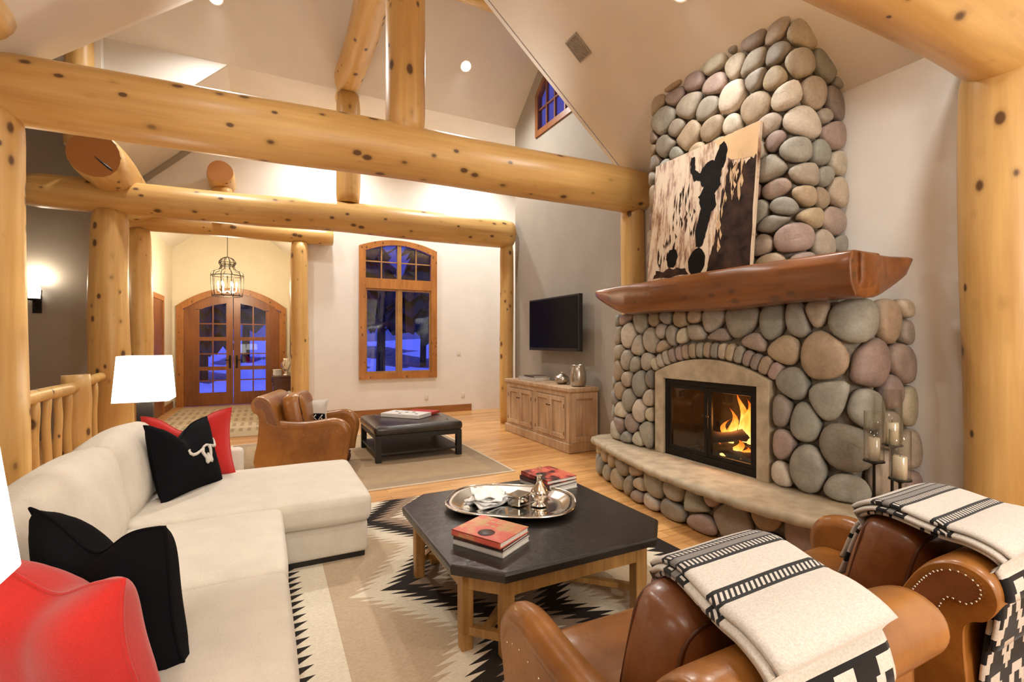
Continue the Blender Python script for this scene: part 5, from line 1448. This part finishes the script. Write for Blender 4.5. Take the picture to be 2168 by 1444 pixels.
def side_table():
    r = thing('round_side_table', 'small round metal side table behind the far leather chair', 'side table', (0.40, 7.35, 0.011))
    b = MB(); b.lathe([(.001, .58), (.25, .58), (.26, .588), (.25, .60), (.001, .60)], 28); b.build('table_top', 'pewter', r)
    b = MB(); b.lathe([(.02, .02), (.018, .3), (.02, .58)], 12); b.build('stem', 'iron', r)
    b = MB(); b.lathe([(.001, 0), (.17, 0), (.17, .012), (.03, .025)], 24); b.build('foot', 'iron', r)
    t = thing('bowl', 'shiny silver bowl on the round side table', 'bowl', (0.46, 7.31, .6125))
    b = MB(); b.lathe([(.001, 0), (.045, 0), (.05, .012), (.08, .05), (.10, .09), (.094, .088), (.07, .05), (.001, .02)], 22); b.build('bowl_body', 'silver', t)
    t = thing('lantern', 'little silver and glass lantern on the round side table', 'lantern', (0.28, 7.44, .6125))
    boxpart('base', 'silver', t, -.05, .05, -.05, .05, 0, .015); boxpart('glass_body', 'clear', t, -.042, .042, -.042, .042, .0155, .15, bevel=0)
    b = MB(); b.loft([[(-.052, -.052, .151), (.052, -.052, .151), (.052, .052, .151), (-.052, .052, .151)], [(-.01, -.01, .19), (.01, -.01, .19), (.01, .01, .19), (-.01, .01, .19)]], 0, True, True, False); b.build('roof', 'silver', t)
side_table()
def console():
    r = thing('hall_console', 'dark walnut console against the entry hall wall', 'console', (.12, 10.95, 0.0))
    boxpart('top', 'darkwood', r, -.02, .36, -.02, 1.32, .75, .78); boxpart('body', 'darkwood', r, 0, .35, 0, 1.30, .08, .75)
    boxpart('plinth', 'darkwood', r, .02, .35, .02, 1.28, .0, .08)
    for k in range(3):
        d = boxpart('drawer', 'darkwood', r, -.012, .0, .03 + .42 * k, .42 + .42 * k, .58, .73)
        b = MB(); b.sphere((-.02, .225 + .42 * k, .655), .015, 8); b.build('knob', 'bronze', d)
    t = thing('urn', 'silver urn standing at the near end of the hall console', 'urn', (.36, 11.12, .7805))
    b = MB(); b.lathe([(.001, 0), (.07, 0), (.06, .02), (.025, .05), (.06, .12), (.09, .20), (.085, .27), (.05, .31), (.065, .36), (.058, .36), (.001, .30)], 22); b.build('urn_body', 'silver', t)
    t = thing('letter_box', 'small pale box in front of the silver urn on the hall console', 'box', (.20, 11.3, .7805), .2)
    boxpart('box_body', 'white', t, -.06, .06, -.11, .11, 0, .10); boxpart('lid', 'paper', t, -.064, .064, -.114, .114, .101, .12)
    t = thing('wall_mirror', 'narrow dark framed mirror above the hall console', 'mirror', (.47, 11.6, 1.15))
    b = MB()
    for a in ((0, .03, -.4, -.34, 0, 1.15), (0, .03, .34, .4, 0, 1.15), (0, .03, -.34, .34, 0, .06), (0, .03, -.34, .34, 1.09, 1.15)): b.box(*a)
    b.build('mirror_frame', 'iron', t); b = MB(); b.box(.012, .018, -.34, .34, .06, 1.09); b.build('mirror_glass', 'silver', t)
console()
# ------------------------------------------------------------------ chandelier, sconce, railing, vent, wall plates
def chandelier():
    r = thing('chandelier', 'lit iron cage chandelier hanging in the entry hall', 'chandelier', (-.7, 11.2, 2.40))
    b = MB()
    def ringt(rad, z, rr=.010): b.tube([(rad * math.cos(2 * PI * i / 28), rad * math.sin(2 * PI * i / 28), z) for i in range(29)], rr, 6)
    ringt(.26, 0); ringt(.285, .40); ringt(.12, .60); ringt(.15, .66, .007)
    for k in range(10):
        a = 2 * PI * k / 10; c, s = math.cos(a), math.sin(a)
        b.tube(smooth_path([(.26 * c, .26 * s, 0), (.275 * c, .275 * s, .2), (.285 * c, .285 * s, .40), (.25 * c, .25 * s, .48), (.15 * c, .15 * s, .52), (.12 * c, .12 * s, .60), (.15 * c, .15 * s, .66), (.10 * c, .10 * s, .74), (.01 * c, .01 * s, .78)], 3), .007, 5)
    b.build('cage', 'bronze', r)
    b = MB(); b.tube([(0, 0, .76), (0, 0, 1.57)], .006, 6); b.build('hanging_rod', 'bronze', r)
    b = MB(); b.lathe([(.001, 1.54), (.06, 1.545), (.05, 1.59), (.001, 1.61)], 16); b.build('canopy', 'bronze', r)
    for k in range(6):
        a = 2 * PI * k / 6; x, y = .16 * math.cos(a), .16 * math.sin(a)
        b = MB(); b.tube([(0, 0, .1), (x * .6, y * .6, .06), (x, y, .09)], .006, 5); b.lathe([(.001, .09), (.03, .09), (.03, .10), (.013, .102), (.013, .19), (.001, .192)], 10, 0, (x, y, 0)); cd = b.build('candle_arm', 'candle', r)
        b = MB(); b.lathe([(.001, .193), (.014, .205), (.018, .23), (.012, .265), (.001, .295)], 10, 0, (x, y, 0)); b.build('bulb', 'bulb', cd)
    b = MB(); b.tube([(0, 0, .06), (0, 0, .40)], .009, 6); b.build('stem', 'bronze', r)
chandelier()
def sconce():
    r = thing('wall_sconce', 'lit iron wall sconce on the taupe wall behind the stair railing', 'wall lamp', (-3.08, 9.74, 2.02))
    b = MB(); b.box(-.05, .05, -.025, 0, -.10, .16); b.tube([(0, -.02, .02), (0, -.10, .0), (0, -.12, .08)], .012, 6); b.lathe([(.001, .08), (.075, .085), (.08, .11), (.07, .10), (.001, .098)], 16, 0, (0, -.12, 0)); b.build('bracket', 'iron', r)
    b = MB(); b.lathe([(.064, .105), (.070, .20), (.068, .38), (.064, .38), (.066, .2), (.060, .105)], 18, 0, (0, -.12, 0), False); b.build('glass_shade', 'shade', r)
    b = MB()
    for sx in (-1, 1): b.tube([(sx * .08, -.12, .10), (sx * .085, -.12, .24)], .006, 5)
    b.build('prongs', 'iron', r)
sconce()
def railing():
    r = thing('stair_railing', 'peeled log stair railing between the two left posts', 'railing', (-1.85, 6.60, 0))
    def tb(name, p0, p1, r0, r1=None, n=14, end=True):
        p0, p1 = Vector(p0), Vector(p1); b = MB(); k = 8; rnd = random.Random(int(p0.y * 100 + p0.z * 10)); ph = rnd.random() * 6
        b.tube([p0.lerp(p1, i / k) + Vector((.006 * math.sin(i + ph), 0, .004 * math.sin(i * 1.3 + ph))) for i in range(k + 1)], [(r0 + ((r1 or r0) - r0) * i / k) * (1 + .03 * math.sin(i * 1.9 + ph)) for i in range(k + 1)], n); return b.build(name, 'log', r)
    tb('newel_post', (0, .25, 0), (0, .25, 1.13), .135, .125, 18)
    tb('top_rail', (0.0, -1.78, 1.0), (0, .14, 1.0), .062); tb('top_rail', (0, .36, 1.03), (.0, 1.13, 1.05), .055)
    tb('bottom_rail', (0, -1.78, .14), (0, .14, .14), .05); tb('bottom_rail', (0, .36, .14), (0, 1.13, .14), .05)
    for k in range(7): tb('baluster', (0, -1.62 + .27 * k, .17), (0, -1.62 + .27 * k, .97), .036, .032, 10)
    for k in range(2): tb('baluster', (0, .56 + .30 * k, .17), (0, .56 + .30 * k, 1.0), .036, .032, 10)
railing()
def vent():
    x, y = 2.862, 4.13
    r = thing('ceiling_vent', 'rectangular air vent in the sloped ceiling left of the chimney', 'vent', (x, y, slope_z(x) - .002))
    q = Vector((-S, 0, -K)).to_track_quat('Z', 'Y'); r.rotation_mode = 'QUATERNION'
    # local x along the slope, local y along the room
    ex = Vector((K, 0, -S)); ey = Vector((0, 1, 0)); ez = ex.cross(ey)
    m3 = Matrix((ex, ey, ez)).transposed(); r.rotation_quaternion = m3.to_quaternion()
    s = -1 if ez.z > 0 else 1
    b = MB()
    hx, hy = .125, .10
    for a in ((-hx, hx, -hy, -hy + .016), (-hx, hx, hy - .016, hy), (-hx, -hx + .016, -hy, hy), (hx - .016, hx, -hy, hy)): b.box(*a, 0, s * .010)
    b.build('frame', 'vent', r)
    b = MB()
    for k in range(8): yy = -hy + .03 + .02 * k; b.box(-hx + .016, hx - .016, yy - .006, yy + .006, 0, s * .006)
    b.build('louvres', 'vent', r)
vent()
def plate(x, z, label, name, n):
    r = thing(name, label, 'wall plate', (x, 9.74, z))
    b = MB(); b.rbox((0, -.004, 0), (.075, .008, .115), .003, 2); b.build('cover_plate', 'switch', r)
    b = MB()
    for k in range(n): zz = (-.025 + .05 * k) if n > 1 else 0; b.box(-.014, .014, -.011, -.008, zz - .014, zz + .014)
    b.build('socket' if n > 1 else 'toggle', 'paper', r)
plate(3.76, .34, 'ivory power outlet low on the white back wall, nearest the corner', 'power_outlet', 2)
plate(2.95, .34, 'ivory power outlet low on the white back wall under the tall window', 'power_outlet', 2)
plate(3.66, 1.24, 'ivory light switch at shoulder height on the white back wall', 'light_switch', 1)
# ------------------------------------------------------------------ light fittings and added fill lights
def cans():
    for i, (x, y, z, n, pw, ) in enumerate([c[:5] for c in CANS]):
        nv = Vector(n); q = nv.to_track_quat('-Z', 'Y')
        near = y < 5
        label = None
        l = bpy.data.lights.new('downlight_or_fill', 'SPOT'); l.energy = CAN_POWER * pw; l.color = WARM; l.spot_size = math.radians(150); l.spot_blend = 0.9; l.shadow_soft_size = 0.09
        lo = bpy.data.objects.new('downlight_or_fill', l); C.objects.link(lo); lo.location = Vector((x, y, z)) + nv * 0.06
        lo.rotation_mode = 'QUATERNION'; lo.rotation_quaternion = (Vector((nv.x * .35, nv.y * .35, -1))).to_track_quat('-Z', 'Y')
        if i not in (5 - 1, 6, 7): continue
        r = thing('recessed_downlight', CAN_LABELS[i], 'ceiling light', (x, y, z), 0, 'recessed downlights in the ceilings')
        r.rotation_mode = 'QUATERNION'; r.rotation_quaternion = q
        b = MB(); b.lathe([(.075, .02), (.095, -.004), (.10, 0.0), (.10, .02)], 24, 0, (0, 0, 0), False); b.build('trim_ring', 'trimwhite', r)
        b = MB(); b.lathe([(.001, -.004), (.075, -.004), (.075, .015), (.001, .015)], 24); b.build('lens', 'lens', r)
CAN_LABELS = ['added fill in the fireplace ceiling slope behind the viewer', 'added fill in the sofa ceiling slope behind the viewer', 'added fill in the fireplace ceiling slope over the leather chairs', 'added fill in the sofa ceiling slope over the near lamp',
              'downlight shining on the top of the stone chimney', 'added fill in the sofa ceiling slope over the chaise', 'downlight in the high far ceiling farthest from the taupe wall', 'downlight in the high far ceiling nearest the taupe wall',
              'added wall wash over the tall window by the back wall', 'downlight washing the white back wall beside the taupe wall']
cans()
def extra(name, typ, loc, e, col, size=.1):
    l = bpy.data.lights.new(name, typ); l.energy = e; l.color = col; l.shadow_soft_size = size
    o = bpy.data.objects.new(name, l); o.location = loc; C.objects.link(o); return o
extra('chandelier_glow', 'POINT', (-0.7, 11.2, 2.63), 80, (1.0, .86, .62), .12)
extra('sconce_glow', 'POINT', (-3.08, 9.62, 2.42), 16, (1.0, .86, .66), .05)
extra('far_lamp_glow', 'POINT', (-.85, 5.0, 1.22), 18, (1.0, .90, .75), .1)
extra('near_lamp_glow', 'POINT', (-.63, .965, 1.2), 4, (1.0, .90, .75), .1)

extra('room_fill', 'POINT', (1.5, -1.6, 2.2), 150, (1.0, .965, .90), .45)  # added fill without a fitting, behind the camera, lifts ceilings and beam undersides
for xx in (0.0, 2.3):  # unseen spots added above the huge beam to brighten the far ceiling
    l = extra('ceiling_fill', 'SPOT', (xx, Y1 + .24, 3.72), 15, (1.0, .955, .88), .12); l.data.spot_size = math.radians(150); l.data.spot_blend = .8; l.rotation_euler = (math.radians(180 - 18), 0, 0)
for xx in (0.2, 2.6):  # weaker pair of added upward fills above the second beam
    l = extra('ceiling_fill', 'SPOT', (xx, Y2 + .12, 3.82), 7, (1.0, .955, .88), .12); l.data.spot_size = math.radians(150); l.data.spot_blend = .8; l.rotation_euler = (math.radians(180 - 10), 0, 0)
